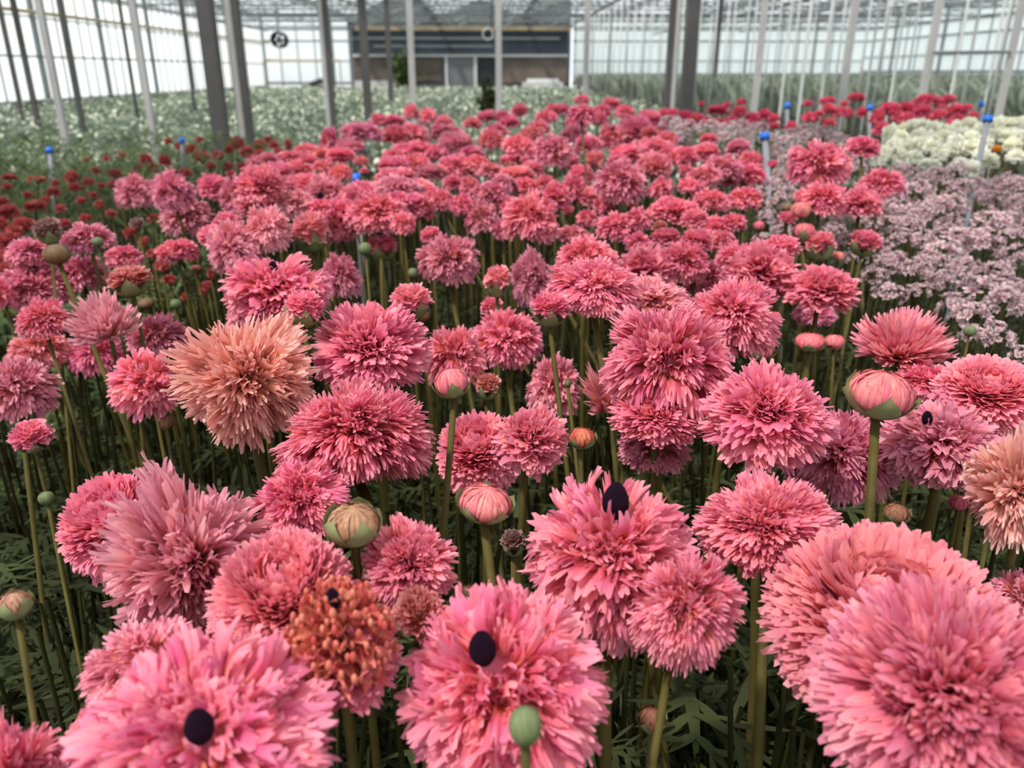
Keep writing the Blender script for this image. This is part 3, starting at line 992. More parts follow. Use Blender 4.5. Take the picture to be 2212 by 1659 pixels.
part('back_wall', -6.4, 3.75, 0, 0.2, 0, 2.95, M_GREYP)
part('glazed_band', -6.2, 3.6, -0.12, -0.01, 1.72, 2.86, M_NAVY, None, 'dark navy glazed band')
part('board_wall', -6.2, -2.2, -0.10, -0.01, 0.5, 1.66, M_BROWN, None, 'brown boarding')
part('board_wall', 0.5, 3.6, -0.10, -0.01, 0.4, 1.66, M_BROWN, None, 'brown boarding')
part('base_wall', -6.2, -4.3, -0.14, -0.02, 0, 0.5, M_WHITEP, None, 'low white base wall')
part('roof_edge_beam', -6.0, 3.75, -0.30, -0.14, 2.92, 3.12, M_OCHRE, None, 'ochre beam along the top')
part('rail_pipe', -6.3, 3.2, -0.5, -0.42, 2.45, 2.56, M_ALU)
part('rail_pipe', -5.2, 0.2, -0.5, -0.42, 2.08, 2.18, M_ALU)
part('sill_rail', -6.2, 3.6, -0.24, -0.13, 1.62, 1.74, M_WHITEP)
d = part('sliding_door', -1.9, -0.62, -0.2, -0.11, 0.1, 1.66, M_GREYP, None, 'grey sliding door in a white frame')
part('door_frame', -2.02, -1.90, -0.26, -0.1, 0.1, 1.72, M_WHITEP, d)
part('door_frame', -0.70, -0.56, -0.26, -0.1, 0.1, 1.72, M_WHITEP, d)
part('door_frame', -1.90, -0.70, -0.26, -0.1, 1.62, 1.72, M_WHITEP, d)
part('doorway', -0.54, 0.46, -0.16, -0.01, 0, 1.66, M_DARK, None, 'open doorway, its unlit inside painted dark')  # solid dark slab, the darkness inside the opening put into its colour
# the dark gable ends above it, following the roof line
g_ = [(-6.4, 2.66), (-6.4, 3.2), (-4.4, 3.93), (-2.4, 3.2), (-0.4, 3.93), (1.6, 3.2), (3.6, 3.93), (3.75, 3.88), (3.75, 2.66)]
m = MB()
n_ = len(g_)
m.v = [(x + 1.25, 0.02, z) for x, z in g_] + [(x + 1.25, 0.18, z) for x, z in g_]
m.f = [tuple(range(n_)), tuple(range(2 * n_ - 1, n_ - 1, -1))] + [(i, (i + 1) % n_, (i + 1) % n_ + n_, i + n_) for i in range(n_)]
m.obj('gable_wall', M_GABLE, S)
tag(MB().box(-0.9, 0.9, -0.6, 0.6, 0, 0.45).box(-0.7, 0.7, -0.4, 0.4, 0.45, 0.6).obj('crate', M_WHITEP), 'pale crate standing before the brown boards of the shed', 'crate').location = (2.4, 38.4, 0)
tag(MB().box(-0.5, 0.5, -0.4, 0.4, 0, 0.35).bar((-.3, 0, .35), (.3, 0, .55), 0.12, 8).obj('cart', M_DARK), 'dark low cart at the foot of the far white wall', 'cart').location = (-7.6, 37.5, 0)
# a climbing plant by the shed wall
rg = np.random.default_rng(3)
n = 420
c = rg.normal(0, 1, (n, 3)) * np.array([0.28, 0.2, 0.45]) + np.array([0, 0, 0.85])
c[:, 2] = np.abs(c[:, 2])
a = rg.normal(0, 0.10, (n, 3, 3))
V = (c[:, None] + a).reshape(-1, 3)
o = link('pot_plant_foliage', mesh_np('pot_plant', V, np.arange(n * 3).reshape(n, 3), M_LEAFRED, smooth=False))
o.location = (-3.9, 38.6, 0)
tag(o, 'reddish green bushy plant standing at the shed wall', 'plant')


c = rg.normal(0, 1, (260, 3)) * np.array([0.07, 0.07, 0.16]) + np.array([0, 0, 0.42])
V = (c[:, None] + rg.normal(0, 0.05, (260, 3, 3))).reshape(-1, 3)
V[:, 2] = np.clip(V[:, 2], 0, 1)
pw = at_depth(1052, 212, 13.0)
o = link('weed_plant', mesh_np('weed_plant', V, np.arange(780).reshape(260, 3), M_LEAF, smooth=False))
o.location = (pw.x, pw.y, 0)
link('stem', MB().bar((0, 0, 0), (0, 0, .5), 0.012, 6).mesh('stem', M_STEM), o)
tag(o, 'lone dark green plant rising from the white crop before the open doorway', 'plant')


def fan(px, py, z, rpx, label, mat):
    p = CAM + ray(px, py) * (z / ray(px, py).y)        # z: distance along the house, under a truss
    r = rpx * z / F
    root = thing('circulation_fan', p, label, 'fan')
    V, Q = [], []
    n = 24
    for yy, rr in ((-.25, r), (.25, r), (.25, r * .82), (-.25, r * .82)):
        for i in range(n):
            V.append((rr * math.cos(2 * PI * i / n), yy, rr * math.sin(2 * PI * i / n)))
    for j in range(4):
        for i in range(n):
            Q.append((j * n + i, j * n + (i + 1) % n, ((j + 1) % 4) * n + (i + 1) % n, ((j + 1) % 4) * n + i))
    link('housing', mesh_np('housing', V, Q, mat), root)
    mb = MB()
    for i in range(5):
        an = 2 * PI * i / 5
        mb.bar((0, 0, 0), (r * .8 * math.cos(an), 0.03, r * .8 * math.sin(an)), r * .05, 4, r * .18)
    mb.obj('blades', M_DARK, root)
    MB().bar((0, -.2, 0), (0, .1, 0), r * .2, 10).obj('hub', M_DARK, root)
    MB().bar((0, 0, r), (0, 0, 3.12 - p.z), 0.02, 6).obj('hanger', M_ALU, root)


fan(604, 86, 30, 15, 'dark round fan hung before the far white wall', M_DARK)
fan(1054, 74, 34, 11, 'pale ringed fan hung in front of the navy band of the shed', M_WHITEP)

# ------------------------------------------------------------------ the crops in the back
rg = np.random.default_rng(21)


def blades(name, n, region, h, wid, mat, seed, hj=0.25, leanj=0.4):
    """a dense stand of upright leaf blades; region: list of (x0,x1,y0,y1,weight)"""
    rg = np.random.default_rng(seed)
    ws = np.array([r[4] for r in region], float)
    pick = rg.choice(len(region), n, p=ws / ws.sum())
    reg = np.array([r[:4] for r in region])[pick]
    f = rg.random((n, 2))
    f[:, 1] = f[:, 1] ** 1.7
    x = reg[:, 0] + (reg[:, 1] - reg[:, 0]) * f[:, 0]
    y = reg[:, 2] + (reg[:, 3] - reg[:, 2]) * f[:, 1]
    hh = h * rg.uniform(1 - hj, 1, n)
    sc_ = 1 + y / 22                                   # fewer, broader blades far away
    ww = wid * rg.uniform(0.5, 1.2, n) * sc_
    an = rg.uniform(0, PI, n)
    ux, uy = np.cos(an) * ww, np.sin(an) * ww
    lx, ly = rg.normal(0, leanj, (2, n)) * hh * 0.5
    z0 = hh * rg.uniform(0.0, 0.75, n)
    b = np.stack([x, y, z0], -1)
    u = np.stack([ux, uy, 0 * ux], -1)
    mid = b + np.stack([lx * .4, ly * .4, (hh - z0) * .6], -1)
    top = b + np.stack([lx, ly, hh - z0], -1)
    V = np.stack([b - u * .4, b + u * .4, mid + u, top + u * .15, top - u * .15, mid - u], 1).reshape(-1, 3)
    i = np.arange(n)[:, None] * 6
    Q = np.concatenate([i + np.array([[0, 1, 2, 5]]), i + np.array([[5, 2, 3, 4]])])
    return link(name, mesh_np(name, V, Q, mat))


CROPREG = [(XL + .5, -1.6, 5.3, 36.8, 1.0), (-1.6, 3.3, 6.5, 36.8, 0.7)]
o = blades('white_crop_foliage', 42000, CROPREG, 0.30, 0.035, M_CROP, 4)
tag(o, 'grey green feathery crop dotted with white blooms filling the back beds', 'crop', None, 'stuff')
struct(MB().box(XL + .1, 3.3, 5.9, 37.0, 0, 0.12).obj('ground_bed', M_CROP))
n = 9000
rgb = np.random.default_rng(8)
f = rgb.random((n, 2))
left = rgb.random(n) < 0.62
x = np.where(left, XL + 0.3 + (8.6 * f[:, 0]), -1.7 + 5.0 * f[:, 0])
y = 5.5 + 31.2 * f[:, 1] ** 1.9
z = 0.30 + rgb.normal(0, 0.03, n)
z = np.where(rgb.random(n) < 0.2, z * rgb.uniform(0.4, 1, n), z)
sz = rgb.uniform(0.008, 0.019, n) * (1 + y / 26)
an = np.arange(6) * PI / 3
ring = np.stack([np.cos(an), np.sin(an) * 0.9, 0.15 + 0 * an], -1)
V, Q = [], []
c = np.stack([x, y, z], -1)
tl = rgb.normal(0, 0.5, (n, 2))
R6 = ring[None] * sz[:, None, None]
R6[..., 2] += R6[..., 0] * tl[:, :1] + R6[..., 1] * tl[:, 1:]
V = np.concatenate([c[:, None], c[:, None] + R6], 1).reshape(-1, 3)
i = np.arange(n)[:, None] * 7
Q = np.concatenate([i + np.array([[0, 1 + k, 1 + (k + 1) % 6]]) for k in range(6)])
o = link('white_crop_blossom', mesh_np('white_crop_blossom', V, Q, M_BLOSSOM))
tag(o, 'countless small creamy white blooms over the grey green back crop', 'blossom', None, 'stuff')
o = blades('tall_crop_foliage', 42000, [(4.0, XR - .8, 5.5, 39.0, 1.0)], 0.86, 0.03, M_CROPTALL, 6)
tag(o, 'tall dull green crop standing beyond the line of support wires', 'crop', None, 'stuff')

# ------------------------------------------------------------------ the pink flowers of the bed, one line each:
# pixel x, y, width, height, form, colour, options | label
HERO = '''
15 1690 250 300 S pk z=0.30 | pink flower with long pointed petals cut off by the lower corner of the frame
440 1600 545 350 K pk cn=430,1568,62 t=0.1,0.3 | big tousled pink flower at the lower edge with a dark seed cone on top
255 1570 200 150 C sa d=0.24 | smooth salmon pink rosette tucked behind the big tousled flower at the lower edge
735 1368 270 270 H pk st=765,1640 t=0.05,0.1 cn=718,1294,36 z=0.30 | orange knobbly flower head on a thick stem with a small black eye
1085 1475 445 430 K pk cn=1042,1400,58 t=-0.1,0.45 z=0.315 | huge tousled pink flower behind the round green bud, its dark cone sunk among petals
2050 1480 535 460 T pk z=0.285 t=-0.1,0.4 | largest full pink flower low in the corner beside the dark foliage
1915 1325 540 385 C sa z=0.365 t=0.0,0.1 | wide dome of pale fringed salmon pink behind the largest full flower
1315 1190 365 345 K pk cn=1330,1082,58 t=0,0.1 st=1305,1500 | pink globe with a tall dark seed cone sticking out of its top
1480 1300 240 245 P pk d=0.215 st=1415,1600 | tousled pink flower pressed against the globe with the tall dark cone
1650 1113 310 208 T pk st=1632,1600 | bright pink layered flower on a thick straight stem above the dark foliage gap
615 1285 325 290 C sa z=0.345 t=0.05,0.25 | smooth cupped coral rosette beside the orange knobbly head
410 1220 385 405 S lp z=0.395 t=-0.5,0.2 | pale shaggy pink mop leaning over beside the cupped coral rosette
238 1125 232 205 C pk t=-0.3,0.2 | compact bright pink flower above the dark gap, beside the pale shaggy mop
320 1425 270 200 P lp d=0.225 | pale pink flower underneath the pale shaggy mop
648 1072 210 165 P ro d=0.21 t=-0.3,0.2 | deep rose flower half under the big ball with the bent stem
765 938 338 250 P pk t=-0.1,-0.5 st=857,1240,0.9 z=0.475 | large fringed pink ball on a stout bent stem behind the green and pink bud
882 1200 210 185 T pk d=0.21 | pink flower behind the stout bent stem of the large fringed ball
905 1312 120 115 O or d=0.21 t=0.2,0.3 | small orange hearted flower wedged beside the orange knobbly head
1032 970 192 162 C pk t=-0.1,0.35 | pink cup flower behind the striped bud stem, first of an overlapping two
1150 937 166 145 T pk t=0.2,0.1 d=0.195 | pink flower with upright fringe overlapping behind the pink cup flower
1195 830 125 140 P mv d=0.26 | dull mauve flower in shade behind the tall slim stems in the centre
1288 835 85 140 F sa d=0.23 t=-0.6,0.0 | salmon flower turned sideways behind the tall leaning stem
1445 775 285 255 P pk t=0,0.2 | large full pink pompon whose layers hang over a darker flower
1420 890 205 125 T pk d=0.215 | darker pink flower hanging just under the large full pompon
1415 965 160 100 P mv d=0.25 | mauve flower in shade two layers below the large full pompon
1577 682 210 172 P pk | round pink ball close behind the large full pompon
1410 650 200 110 P lp d=0.19 | hazy pale pink flower over the top of the large full pompon
1662 877 290 205 T pk t=0,0.15 z=0.50 | wide salmon pink flower with deep folds and a long fringed skirt
1815 975 255 190 P mv d=0.25 | mauve pink flower in shade behind the tall striped bud
2032 950 250 180 K mv cn=2003,903,22 d=0.22 | mauve pink flower with a small dark tip behind the tall striped bud
2135 842 220 140 C pk t=-0.1,0.3 d=0.2 | broad pink rosette cut by the frame edge above the mauve flower with a dark tip
1998 820 130 85 P pk d=0.235 | small pink flower between the tall striped bud and the broad pink rosette
1955 722 205 130 F sa t=0,0.1 | ragged salmon funnel flower with yellow base before the lavender clusters
2195 1055 215 250 S pe d=0.21 | peach shaggy flower at the frame edge beside a small green bud
2205 1290 130 130 P mv d=0.27 | mauve petals at the frame edge behind the wide salmon dome
535 815 312 285 S pe t=0.1,0.15 | large ragged peach flower with yellow tints, palest of the bed
318 823 155 142 P pk t=0.5,0.1 d=0.25 | bright pink flower leaning against the ragged peach flower
40 832 160 135 P mv st=70,1150 | mauve pink flower on a long stem cut by the frame edge
65 932 95 62 O pk d=0.28 | small pink half open flower below the mauve flower at the frame edge
800 733 262 178 T pk t=0,0.2 | pink flower with tall central petals between the peach flower and the row behind
595 622 228 150 K pk cn=590,577,18 | wide pink flower with a tiny dark centre, above the ragged peach flower
540 690 110 90 P lp d=0.235 | pale pink petals under the wide flower with a tiny dark centre
658 650 97 68 O pk z=0.58 st=662,760 | small half open flower standing in front of the wide pink flower
886 638 97 68 O sa st=900,720 | small salmon half open flower above the flower with tall central petals
982 765 140 135 P pk d=0.225 | pink flower just behind the pink bud with three green sepals
1093 726 160 125 P pk t=0,0.1 st=1105,880 | neat pink ball with a pale fringe standing over the dark stems
1055 823 62 52 O or d=0.24 | small orange pink half open flower beside the bud with three green sepals
1190 652 97 66 O pk z=0.62 st=1203,850 | small half open flower on a long stem at the foot of the tall fringed pair
1270 553 145 90 P pk d=0.19 | fringed pink flower forming the upper half of the tall fringed pair
1285 612 205 115 P pk z=0.66 st=1330,990 | fringed pink flower on a long leaning stem, lower half of the tall pair
1395 572 145 112 T pk | pink flower close beside the tall fringed pair
1478 562 120 92 P pk d=0.21 | pink flower behind the neighbour of the tall fringed pair
1525 595 115 72 P ro d=0.24 | rose flower low between the pink ball and the row behind it
1648 575 165 120 T pk t=0,0.1 | layered pink flower at the edge of the bed by the lavender clusters
1690 528 90 58 O pk d=0.185 | small bright flower rising over the layered flower at the bed edge
1590 555 90 70 P pk d=0.2 | pink flower joined to the inner side of the layered flower at the bed edge
1775 613 165 102 T pk t=0,0.05 st=1745,770 | clear pink saucer shaped flower on a slanted stem by the lavender clusters
1760 675 95 50 P mv d=0.27 | few mauve petals under the saucer shaped flower
1768 517 82 55 O pk d=0.195 st=1765,600 | small deep pink flower beside a round pink bud in front of the lavender clusters
1873 513 80 50 O pk st=1850,600 | small deep pink flower standing alone on a yellow green stem
968 556 138 105 P mv t=0,0.1 st=985,690 | mauve spiky pompon standing alone over the dark stems
1075 593 65 60 O sa z=0.8 st=1085,660 | small coral half open flower in the middle of the dark gap
1062 655 55 42 O ro d=0.23 | tiny rose flower under the small coral half open flower
1150 600 95 125 P mv d=0.23 | dull mauve flower behind the leaning stem of the round bright pompon
1148 468 130 112 P pk z=1.08 st=1180,590 | round bright pompon on a leaning stem in the middle of the bed
735 595 90 100 P mv d=0.24 | mauve flower in shade behind the wide flower with a tiny dark centre
818 457 145 90 P pk st=824,640 z=1.2 | flat topped pink flower on a straight tall stem
735 470 100 95 P pk d=0.215 | pink flower merging into the flat topped flower
825 520 75 52 O pk d=0.24 | small pink flower behind the stem of the flat topped flower
668 485 92 72 O sa d=0.2 | coral half open flower among the pale pompons
575 492 108 100 P lp d=0.195 | pale pink pompon beside the coral half open flower
505 530 125 115 P lp d=0.215 | peach tinted pompon on the outer side of the pale pompons
563 393 108 90 T pk z=1.2 st=575,450 | brilliant pink flower with raised petals over the crowd at the red bed
510 418 75 85 P mv d=0.205 | mauve pompon half behind the brilliant flower with raised petals
705 415 95 85 K mv cn=693,426,16 | mauve pink flower with a black dot centre among the crowd
635 440 105 66 P lp d=0.19 | pale flower between the brilliant flower and the one with a black dot
725 492 85 65 P mv d=0.24 | mauve flower behind the coral half open flower
292 413 88 75 P mv st=365,500 z=1.55 | mauve pompon on a leaning stem nearest the small red flowers
373 410 92 84 P mv d=0.19 | mauve pompon beside the one on the leaning stem
402 462 112 86 P mv d=0.25 | mauve rose flowerhead below the two mauve pompons
456 402 62 58 P ro d=0.2 | dull rose flower between the mauve pompons and the brilliant flower
188 512 118 66 P mv z=1.05 | mauve flower behind a small dark green bud near the frame edge
67 542 105 66 P mv z=1.05 | mauve flower behind the brown bud stem at the frame edge
99 487 66 48 O br z=1.0 st=112,560 | dusky red half open flower standing before the small red flowers
72 612 160 92 P mv d=0.26 | wide mauve flower below the brown bud
178 588 115 82 P mv d=0.255 | mauve flower behind the stem of the brown bud
268 553 85 56 P ro d=0.25 | rose flower over the small orange one in the shaded part
277 593 100 58 O or z=0.8 st=300,700 | orange coral flower with few petals in the shaded part
382 541 92 56 P pk d=0.225 | smooth domed flower standing apart before the red specks
90 686 112 84 P pk z=0.78 st=125,800 | rounded rose pink flower on a bent dark stem in the shaded part
212 680 145 115 F lp z=0.76 st=262,730 t=-0.35,0 | pale spidery flower turned sideways on a bright green stem
338 722 132 100 P mv z=0.84 | lilac pink flower below the pale spidery flower
87 748 130 92 P sa d=0.30 | dull salmon flower in shade under the rounded rose pink flower
207 758 115 100 P ro d=0.31 | deep rose flower in shade under the pale spidery flower
5 632 62 76 P ro d=0.26 | rose petals at the frame edge beside the wide mauve flower
1340 391 116 88 P mv z=1.28 st=1348,450 | mauve pink pompon with drooping fringe before the long stemmed flower
1257 243 66 40 P ro z=1.5 st=1270,440 | rose flower held above all the rest on a very long bare stem
1257 215 38 24 P ro d=0.14 | small rose flower directly behind the one on the very long stem
1322 294 62 62 K pk cn=1325,279,8 d=0.19 | pink flower with a tiny black dot behind the long stemmed flower
1285 338 52 46 O sa d=0.2 | salmon rosette beside the very long bare stem
1197 322 86 66 P mv z=1.55 st=1202,395 | pale mauve pompon on its own straight stem before the far rows
1120 311 76 46 P pk z=1.75 st=1123,345 | pink flower raised on a stem beside the pale mauve pompon
1060 300 60 46 P sa d=0.2 | salmon tinted flower in the far middle rows
1770 352 138 100 P pk z=1.35 | tallest big round pompon beside the white flower bed
1773 428 112 76 P pk z=1.22 | full pink flower directly below the tallest big pompon
1860 432 96 72 T pk z=1.25 st=1850,500 | coral pink flower beside the one below the tallest big pompon
1900 396 106 64 P ro z=1.4 | deep pink flower reaching toward the lavender clusters
1867 311 82 46 T ro z=1.5 st=1860,372 | flat deep pink flower on a straight stem before the white flowers
1340 487 105 62 P pk d=0.205 | pink flower just above the tall fringed pair
1427 405 62 52 P pk d=0.195 | coral pink flower beside the mauve pompon with drooping fringe
1460 452 112 62 T pk d=0.195 | broad layered pink flower along the inner bed edge
1537 432 86 52 P pk d=0.195 | pink flower joining two others in a ridge by the blue stake
1610 427 82 56 P pk d=0.195 | pink flower at the bed edge nearest the foot of the blue stake
1585 479 60 46 P ro d=0.205 | rose flower below the ridge by the blue stake
1540 492 92 52 P pk d=0.215 | pink flower beneath the broad layered flower on the bed edge
925 249 42 38 P pk z=2.3 st=937,330 | bright coral flower raised over the far edge of the bed
888 240 38 36 P ro d=0.15 | dusky rose flower just behind the bright coral flower at the far edge
955 430 62 52 P pk d=0.2 st=975,490 | small coral pompon on a slanted stem at mid bed
1040 468 82 82 P mv d=0.215 | mauve flower just beside the round bright pompon
1060 416 82 56 P mv d=0.195 | mauve pompon behind the round bright pompon
1087 492 55 52 P mv d=0.23 | mauve flower low against the round bright pompon
1237 503 82 42 P mv d=0.22 | flat mauve pink flower beside the leaning pompon stem
1225 450 36 26 O ro d=0.22 | tiny half open rose flower at the foot of the long bare stem
1270 470 56 40 P pk d=0.215 | small pink flower at the foot of the long bare stem
1360 432 42 30 P pk d=0.2 | small pink flower under the mauve pompon with drooping fringe
1425 487 42 34 O or d=0.21 | orange hearted half open flower at the base of the broad layered flower
'''
# form, colour, size of buds
BUDS = '''
1135 1567 76 84 G gr z=0.235 st=1152,1655 | round green bud right before the huge tousled flower
215 1592 62 46 G gr z=0.30 | pale green bud poking out of the big tousled flower at the lower edge
763 1130 110 92 E gp z=0.36 st=790,1255 | plump green and pinkish bud opening before the stout bent stem
1048 1085 108 84 B sa z=0.40 st=1062,1275 | round coral bud split in two tones, free over the dark gap
1108 1162 62 54 O br d=0.26 | withered brown flower bud in the dark gap beside the split coral bud
1005 1288 46 50 E gp d=0.235 | pale green bud peeping over the huge tousled flower
1257 945 56 48 B or d=0.235 | small orange bud beside the overlapping pink cup flowers
1903 848 132 106 B sa z=0.47 st=1875,1110 | big striped coral bud with green sepals on a stout leaning stem
975 825 74 68 B sa z=0.50 st=955,1150 | pink bud with three green sepals on a straight stem
1750 738 60 42 B pk d=0.26 | closed pink bud low behind the slanted stem of the saucer flower
1802 738 42 36 B sa d=0.26 | coral bud beside the closed pink bud in the shade
1628 757 82 46 B sa d=0.225 | coral bud with a green tip over the wide salmon pink flower
1937 1108 52 46 B br d=0.24 | dull red bud behind the wide salmon dome
2072 1085 42 36 B ro d=0.27 | small rose bud low in the shade near the frame edge
2146 1100 46 52 B ro d=0.26 | rose bud below the peach shaggy flower
2108 1030 44 42 E gp d=0.215 | green bud touching the peach shaggy flower at the frame edge
1408 1552 56 56 B br d=0.30 st=1425,1640 | brown red bud low over the dark foliage at the lower edge
788 537 30 29 G gr z=0.85 st=797,640 | small round green bud beside the straight tall stem
892 590 24 24 G gr d=0.23 | tiny green bud beside the mauve spiky pompon
912 682 30 30 B br d=0.27 | dim brown bud in the shade under the salmon half open flower
1227 828 16 20 G gr d=0.24 st=1232,890 | tiny pale bud on a thin stem in the middle of the bed
1737 500 46 42 B ro z=1.0 st=1735,580 | round pink bud on a stem before the lavender clusters
1730 452 42 36 B sa z=1.0 st=1734,545 | coral bud with loose green sepals just above the round pink bud
1702 466 46 30 O ro d=0.19 | small rose half open flower beside the coral bud with loose sepals
1702 448 22 20 G br d=0.18 | brownish bud over the small rose half open flower
1812 553 26 22 B sa d=0.22 | tiny coral bud among the pale stems under the saucer flower
1640 487 24 22 B ro d=0.21 | tiny rose bud by the lavender clusters at the bed edge
1670 352 30 20 O ro d=0.2 | tiny deep rose flower beside the blue-capped stake
122 549 56 46 G br z=0.88 st=162,655 | brown green bud on a dark bent stem near the frame edge
211 522 26 22 G gr z=0.9 | small dark green bud before the mauve flower near the frame edge
295 480 38 28 O br z=1.2 st=318,600 | dusky little half open flower on a tall bent stem by the red bed
425 581 26 20 B br d=0.26 | tiny red bud among thin stems beside the red specks
405 592 28 24 G gr d=0.26 | tiny green bud among thin stems beside the red specks
380 657 26 24 G gr d=0.30 | lone green bud in the shade below the thin stems
315 655 36 24 G br d=0.29 | dark bud behind the pale spidery flower
100 1076 34 32 G gr d=0.30 st=120,1180 | small pale green bud in the dark corner beside the compact bright flower
32 1306 66 62 E gp z=0.36 st=60,1480 | green and pink bud on the dark side near the frame edge
360 912 30 34 B br d=0.29 | little rose bud below the ragged peach flower
840 388 14 14 G gr d=0.19 | tiny cream bud above the crowd behind the flat topped flower
2095 715 26 26 G gr d=0.25 st=2080,790 | single green bud between the salmon funnel and the lavender clusters
'''
FAR = '''
1320 222 36 24 1350 241 40 28 1217 235 30 22 1122 237 36 26 1372 281 70 60 1400 256 50 40 1410 356 70 45 1112 341 60 18 985 310 70 50 962 284 75 30
985 357 78 35 980 391 45 30 1060 366 65 30 1115 376 75 35 1150 361 50 30 1015 401 40 40 1200 418 60 50 1240 406 60 60 1425 455 50 30 1420 316 70 30
1000 301 40 24 782 284 80 36 712 301 36 46 820 259 36 26 852 259 46 22 857 287 60 40 888 292 70 45 665 323 55 28 700 331 60 28 755 316 60 26 735 333 60 30
580 343 50 26 625 341 60 30 665 347 50 30 640 369 70 36 697 358 46 24 735 373 46 36 675 397 100 46 780 346 30 18 786 367 20 12 897 326 90 36 850 336 50 30
850 356 66 36 900 353 60 40 855 381 80 26 862 401 90 32 907 406 60 40 800 413 90 32 762 421 60 40 912 446 50 50 935 420 40 32 930 506 42 30 462 401 55 46
490 476 62 36 462 506 60 40 1595 316 52 36 1530 298 36 22 1525 326 55 36 1477 336 60 38 1420 353 60 40 1562 361 80 46 1605 376 86 46 1620 346 52 40 1520 379 70 36
1492 401 50 30 1482 366 28 22 1687 545 60 36 1180 251 44 26 1075 281 46 26 1020 263 40 24 1150 290 52 30 1240 290 54 34 1270 310 56 36 1350 330 60 38 1255 375 52 40
1340 350 50 30 1390 320 54 34 1165 275 44 28 960 262 40 24 1100 262 44 26 1050 250 40 22 1290 255 44 28 1245 262 46 30 1300 240 38 24 1195 235 32 20 1085 250 36 22
1020 330 56 30 1030 350 50 28 940 330 50 30 930 370 52 34 1085 395 56 36 1135 400 52 36 1180 390 46 30 1000 440 50 40 890 440 60 46 870 480 50 44 860 430 54 40
1310 440 52 40 1280 420 50 36 1380 470 54 40 1100 440 46 40 800 445 46 34 770 450 44 34 690 450 54 40 640 400 60 36 590 440 50 40 605 370 56 34 560 350 50 26
540 440 56 46 1500 470 54 36 1505 515 60 44 1560 520 56 40 1440 510 60 40 1380 520 56 36 1230 345 44 30 1160 330 50 30 1440 300 44 30 1450 330 46 32 1405 285 40 28
'''


def flower_group(px, py):
    """small flowers of the crowd share a label where nothing tells them apart"""
    if py < 268:
        return 'small rose pink flower in the last rows of the bed below the white crop', 'pink flowers of the last rows'
    if px < 560:
        return 'rose pink flower in the crowd beside the small red flowers', 'pink flowers beside the red bed'
    if px < 800 and py < 380:
        return 'dusky rose pompon in the crowd below the dark post at the bed end', 'dusky pompons below the dark post'
    if px < 800:
        return 'pink pompon in the crowd around the flower with a black dot', 'pink pompons around the black dotted flower'
    if px < 1005 and py < 350:
        return 'light pink pompon in the crowd below the bright coral flower', 'pink pompons below the bright coral flower'
    if px < 1005:
        return 'pink flower in the crowd behind the flat topped flower', 'pink flowers behind the flat topped flower'
    if px < 1215 and py < 350:
        return 'pink flower in the far crowd about the pale mauve pompon', 'pink flowers about the pale mauve pompon'
    if px < 1215:
        return 'pink flower in the crowd behind the round bright pompon', 'pink flowers behind the round bright pompon'
    if px < 1460 and py < 350:
        return 'rose pink flower in the far crowd behind the long bare stem', 'pink flowers behind the long bare stem'
    if px < 1460:
        return 'pink flower in the crowd around the foot of the long bare stem', 'pink flowers at the foot of the long stem'
    return 'pink flower in the crowd on the bed edge before the blue-capped stake', 'pink flowers before the blue-capped stake'


def parse(line):
    left_, label = line.split('|')
    t = left_.split()
    x, y, w_, h_ = (float(v) for v in t[:4])
    kw = {}
    for o in t[6:]:
        k, v = o.split('=')
        v = tuple(float(a) for a in v.split(','))
        kw[{'d': 'drop', 'z': 'z', 't': 'tilt', 'cn': 'cone', 'st': 'st'}[k]] = v if len(v) > 1 else v[0]
    return x, y, w_, h_, t[4], t[5], label.strip(), kw


for ln in HERO.strip().split('\n'):
    x, y, w_, h_, k, c, lb, kw = parse(ln)
    flower('pink_ranunculus_flower', x, y, w_, h_, k, c, lb, 'flower', **kw)
M_GREENBUD = mat_petal('green_bud', transl=0.15, tip=0.25, tipcol=(0.34, 0.38, 0.22), claw=(0.10, 0.13, 0.04), clawmix=0.5, streak=0.6)
for ln in BUDS.strip().split('\n'):
    x, y, w_, h_, k, c, lb, kw = parse(ln)
    kw['mat'] = M_GREENBUD if k == 'G' else M_BUD if k in 'BE' else M_PETAL
    flower('ranunculus_bud' if k in 'GBE' else 'pink_ranunculus_flower', x, y, w_, h_, k, c, lb, 'bud' if k in 'GBE' else 'flower', **kw)
nums = [float(v) for v in FAR.split()]
cols = ['pk', 'pk', 'ro', 'pk', 'mv', 'sa', 'ro', 'pk']
for i in range(0, len(nums), 4):
    x, y, w_, h_ = nums[i:i + 4]
    lb, gp = flower_group(x, y)
    flower('pink_ranunculus_flower', x, y, w_ * 1.22, h_ * 1.25, rnd.choice('PPPTC'), 'ro' if y < 260 else rnd.choice(cols), lb, 'flower', gp, drop=0.2 + rnd.uniform(-.012, .012) if y > 262 else 0.19)

